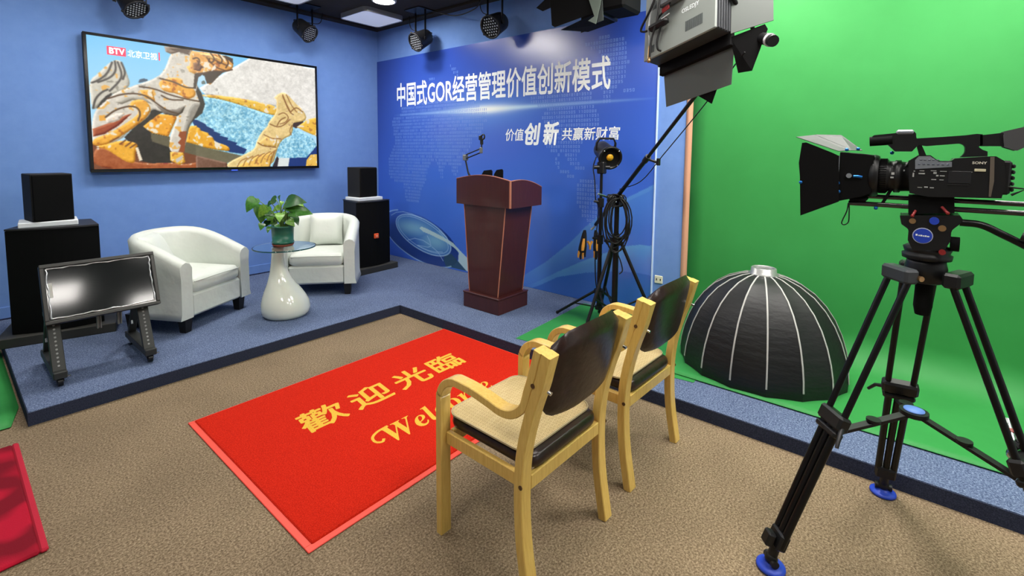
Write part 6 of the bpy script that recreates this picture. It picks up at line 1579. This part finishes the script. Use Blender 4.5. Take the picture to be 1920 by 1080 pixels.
part('handle_knob', MB().cyl((-1.875, -5.985, 1.262), (-1.885, -6.03, 1.25), 0.014, n=10), M_black, tp, world=True)

# ------------------------------------------------------------------ camcorder with matte box on rails
ca = thing('camcorder', 'black shoulder camcorder with lens hood flags mounted on the video tripod', 'camcorder', (-1.81, -5.80, 1.30))
M_cbody = mat('camcorder_black', (18, 18, 19), 0.42, bump=(300, 0.1, 0.001))
M_csilver = mat('camcorder_silver', (150, 156, 164), 0.32, metal=0.5)
def px(nm, poly, x0, x1, m_, bev=0.004, par=None):
    return part(nm, MB().prism(poly, x0, x1, MX), m_, par or ca, world=True, bevel=bev)
px('base_plate', CAM_BASE, -1.865, -1.755, M_matte, 0.003)
px('body', CAM_BODY, -1.885, -1.755, M_cbody, 0.006)
px('control_panel', CAM_PANEL, -1.8885, -1.884, M_csilver, 0.0008)
px('rear_trim', CAM_TRIM, -1.8885, -1.884, mat('bronze_trim', (120, 110, 98), 0.4, metal=0.4), 0.0008)
part('rear_panel', MB().box((-1.875, -5.952, 1.385), (-1.765, -5.930, 1.490), 0.006), M_black, ca, world=True)
rp_ = MB()
for k in range(5):
    rp_.box((-1.872, -5.960, 1.395 + 0.018 * k), (-1.80, -5.9515, 1.407 + 0.018 * k), 0.003)
part('rear_connectors', rp_, M_black, ca, world=True)
part('rear_hook', MB().tube([(-1.87, -5.945, 1.41), (-1.87, -5.985, 1.405), (-1.87, -5.955, 1.385)], 0.004, 6), M_black, ca, world=True)
px('handle_bar', CAM_BAR, -1.842, -1.806, M_cbody, 0.005)
px('handle_strut', CAM_STRUT, -1.838, -1.810, M_cbody, 0.003)
px('microphone_mount', CAM_MIC, -1.858, -1.792, M_cbody, 0.008)
part('microphone', MB().cyl((-1.85, -5.597, 1.551), (-1.85, -5.66, 1.556), 0.0165, n=16), M_matte, ca, world=True)
part('handle_screen', MB().box((-1.862, -5.716, 1.574), (-1.80, -5.668, 1.590), 0.005), M_csilver, ca, world=True)
px('viewfinder', CAM_EVF, -1.842, -1.800, M_cbody, 0.006)
px('eyecup', CAM_CUP, -1.852, -1.79, mat('grey_rubber', (74, 74, 76), 0.8), 0.012)
lettering('brand_lettering', 'SONY', mat('silver_print', (226, 222, 206), 0.4), ca, (-1.8895, TXT_SONY[0][0], TXT_SONY[0][1] + 0.001), (0, -1, 0), (0, 0, 1), 0.0325, 0.0075, bold=0.03, lift=0.0003)
part('model_label', MB().box((-1.8895, LBL[0][0], LBL[0][1]), (-1.885, LBL[1][0], LBL[1][1] - 0.001), 0.0008), mat('cream_label', (206, 200, 168), 0.5), ca, world=True)
bt = MB()
rb_ = random.Random(6)
for k in range(5):
    bt.box((-1.8905, -5.735 - 0.0105 * k, 1.487), (-1.888, -5.742 - 0.0105 * k, 1.4915), 0.001)
for k in range(7):
    bt.box((-1.8905, -5.731 - 0.0118 * k, 1.4725), (-1.888, -5.738 - 0.0118 * k, 1.4770), 0.001)
part('panel_buttons', bt, mat('button_grey', (86, 92, 104), 0.5), ca, world=True)
pm = MB()
for (y, z, w_, h_) in ((-5.722, 1.450, .004, .003), (-5.735, 1.442, .016, .004), (-5.737, 1.452, .012, .002), (-5.765, 1.453, .014, .002), (-5.772, 1.444, .008, .006), (-5.779, 1.436, .006, .005), (-5.768, 1.424, .012, .003), (-5.788, 1.437, .012, .003), (-5.788, 1.452, .016, .002), (-5.788, 1.424, .010, .002), (-5.735, 1.397, .012, .002), (-5.752, 1.398, .009, .004), (-5.766, 1.397, .010, .003), (-5.842, 1.452, .022, .002), (-5.850, 1.440, .009, .006), (-5.720, 1.432, .004, .014)):
    pm.box((-1.8858, y, z), (-1.8848, y - w_, z + h_))
part('printed_marks', pm, mat('pale_marks', (180, 182, 180), 0.5), ca, world=True)['kind'] = 'stuff'
part('card_door', MB().box((-1.8875, -5.808, 1.415), (-1.884, -5.862, 1.455), 0.0015).box((-1.8885, -5.808, 1.411), (-1.884, -5.858, 1.4125), 0.0005), mat('door_black', (34, 34, 36), 0.35), ca, world=True)
# lens, focus rings
lf = aim((0, 1, 0), p=(-1.81, 0, 1.430))
part('lens_barrel', MB().lathe([(0.050, -5.715), (0.052, -5.69), (0.057, -5.688), (0.057, -5.672), (0.053, -5.670), (0.054, -5.655), (0.060, -5.652), (0.060, -5.628), (0.056, -5.626), (0.056, -5.60)], lf, 36), M_cbody, ca, world=True)
rg_ = MB()
for k in range(44):
    a = 2 * math.pi * k / 44
    c_, s_ = math.cos(a), math.sin(a)
    rg_.box((-0.0016, -0.0016, -0.010), (0.0016, 0.0016, 0.010), 0, Matrix.Translation((-1.81 + 0.0605 * c_, -5.640, 1.430 + 0.0605 * s_)) @ Matrix.Rotation(-a, 4, 'Y') @ Matrix.Rotation(R_(90), 4, 'X'))
part('focus_ring', rg_, M_matte, ca, world=True)
part('lens_marks', MB().box((-1.867, -5.664, 1.437), (-1.8655, -5.672, 1.445)).box((-1.867, -5.662, 1.425), (-1.8655, -5.671, 1.430)).box((-1.867, -5.695, 1.45), (-1.860, -5.699, 1.455)), mat('pale_marks', (180, 182, 180)), ca, world=True)
part('adapter_ring', MB().lathe([(0.070, -5.628), (0.074, -5.622), (0.074, -5.606), (0.066, -5.60)], lf, 36), M_black, ca, world=True)
# matte box hood and flags
(hf0, hf1, hb1, hb0) = MB_HOOD
def rect(y, z0, z1, hw_): return [(-1.81 - hw_, y, z0), (-1.81 + hw_, y, z0), (-1.81 + hw_, y, z1), (-1.81 - hw_, y, z1)]
hood = MB().loft([rect(-5.612, 1.368, 1.503, 0.062), rect(-5.585, 1.356, 1.507, 0.074), rect(-5.516, 1.336, 1.514, 0.084), rect(-5.516, 1.342, 1.508, 0.078), rect(-5.58, 1.36, 1.50, 0.066), rect(-5.605, 1.372, 1.495, 0.056)], True, False, False)
mbx = part('matte_box', hood, M_matte, ca, world=True, bevel=0.003)
part('hood_rim', MB().lathe([(0.070, -5.625), (0.076, -5.612), (0.070, -5.606)], lf, 32, False), M_black, ca, world=True)
part('side_flag', MB().prism(MB_FLAG, -1.908, -1.9055, MX), M_matte, mbx, world=True)
M_flag_top = mat('flag_grey', (62, 64, 63), 0.5)
part('top_flag', plate([(-1.90, -5.512, 1.517), (-1.905, -5.378, 1.569), (-1.815, -5.425, 1.579), (-1.815, -5.545, 1.521)], 0.002), M_flag_top, mbx, world=True)
part('top_flag', plate([(-1.813, -5.545, 1.521), (-1.813, -5.425, 1.580), (-1.72, -5.50, 1.580), (-1.72, -5.570, 1.521)], 0.002), M_flag_top, mbx, world=True)
M_cyan = mat('blue_anodised', (30, 110, 190), 0.3, metal=0.6)
for q in ((-1.910, -5.402, 1.400), (-1.898, -5.516, 1.402), (-1.898, -5.520, 1.372), (-1.888, -5.535, 1.522), (-1.85, -5.565, 1.525), (-1.80, -5.66, 1.512), (-1.862, -5.628, 1.318)):
    part('thumb_screw', MB().sphere(q, 0.0062, 6), M_cyan, mbx, world=True)
part('hood_latch', MB().tube([(-1.892, -5.56, 1.428), (-1.894, -5.572, 1.428), (-1.892, -5.585, 1.426)], 0.005, 6), M_cyan, mbx, world=True)
part('hood_dial', MB().cyl((-1.886, -5.545, 1.430), (-1.898, -5.547, 1.430), 0.0085, n=16), M_chrome, mbx, world=True)
part('hinge_pins', MB().cyl((-1.9, -5.517, 1.348), (-1.9, -5.515, 1.50), 0.002, n=6), M_chrome, mbx, world=True)
for nm, x, z, y0, y1 in (('rail', -1.855, 1.330, -5.548, -6.15), ('rail', -1.765, 1.352, -5.548, -6.15)):
    part(nm, MB().cyl((x, y0, z), (x, y1, z), 0.0085, n=14), mat('polished_rail', (86, 84, 84), 0.2, metal=0.9), ca, world=True)
part('rail_bracket', MB().box((-1.868, -5.60, 1.338), (-1.752, -5.55, 1.350), 0.003).strip([(-1.81, -5.645, 1.335), (-1.81, -5.668, 1.39)], (1, 0, 0), 0.03, 0.01, False), M_matte, ca, world=True)
lp_ = [(-1.862, -5.548, 1.33), (-1.864, -5.545, 1.30), (-1.864, -5.535, 1.27), (-1.864, -5.532, 1.255), (-1.864, -5.540, 1.250), (-1.864, -5.552, 1.262), (-1.864, -5.552, 1.30), (-1.862, -5.550, 1.33)]
part('wrist_cord', MB().tube(spline(lp_, 5), 0.002, 6), M_cable, ca, world=True)
for (p0, p1) in (((-1.868, -5.735, 1.318), (-1.884, -5.728, 1.302)), ((-1.868, -5.80, 1.336), (-1.884, -5.815, 1.318))):
    part('locking_lever', MB().cyl(p0, p1, 0.0042, n=8).sphere(p1, 0.0055, 5), M_red, ca, world=True)
# side bracket on the right-hand tripod leg
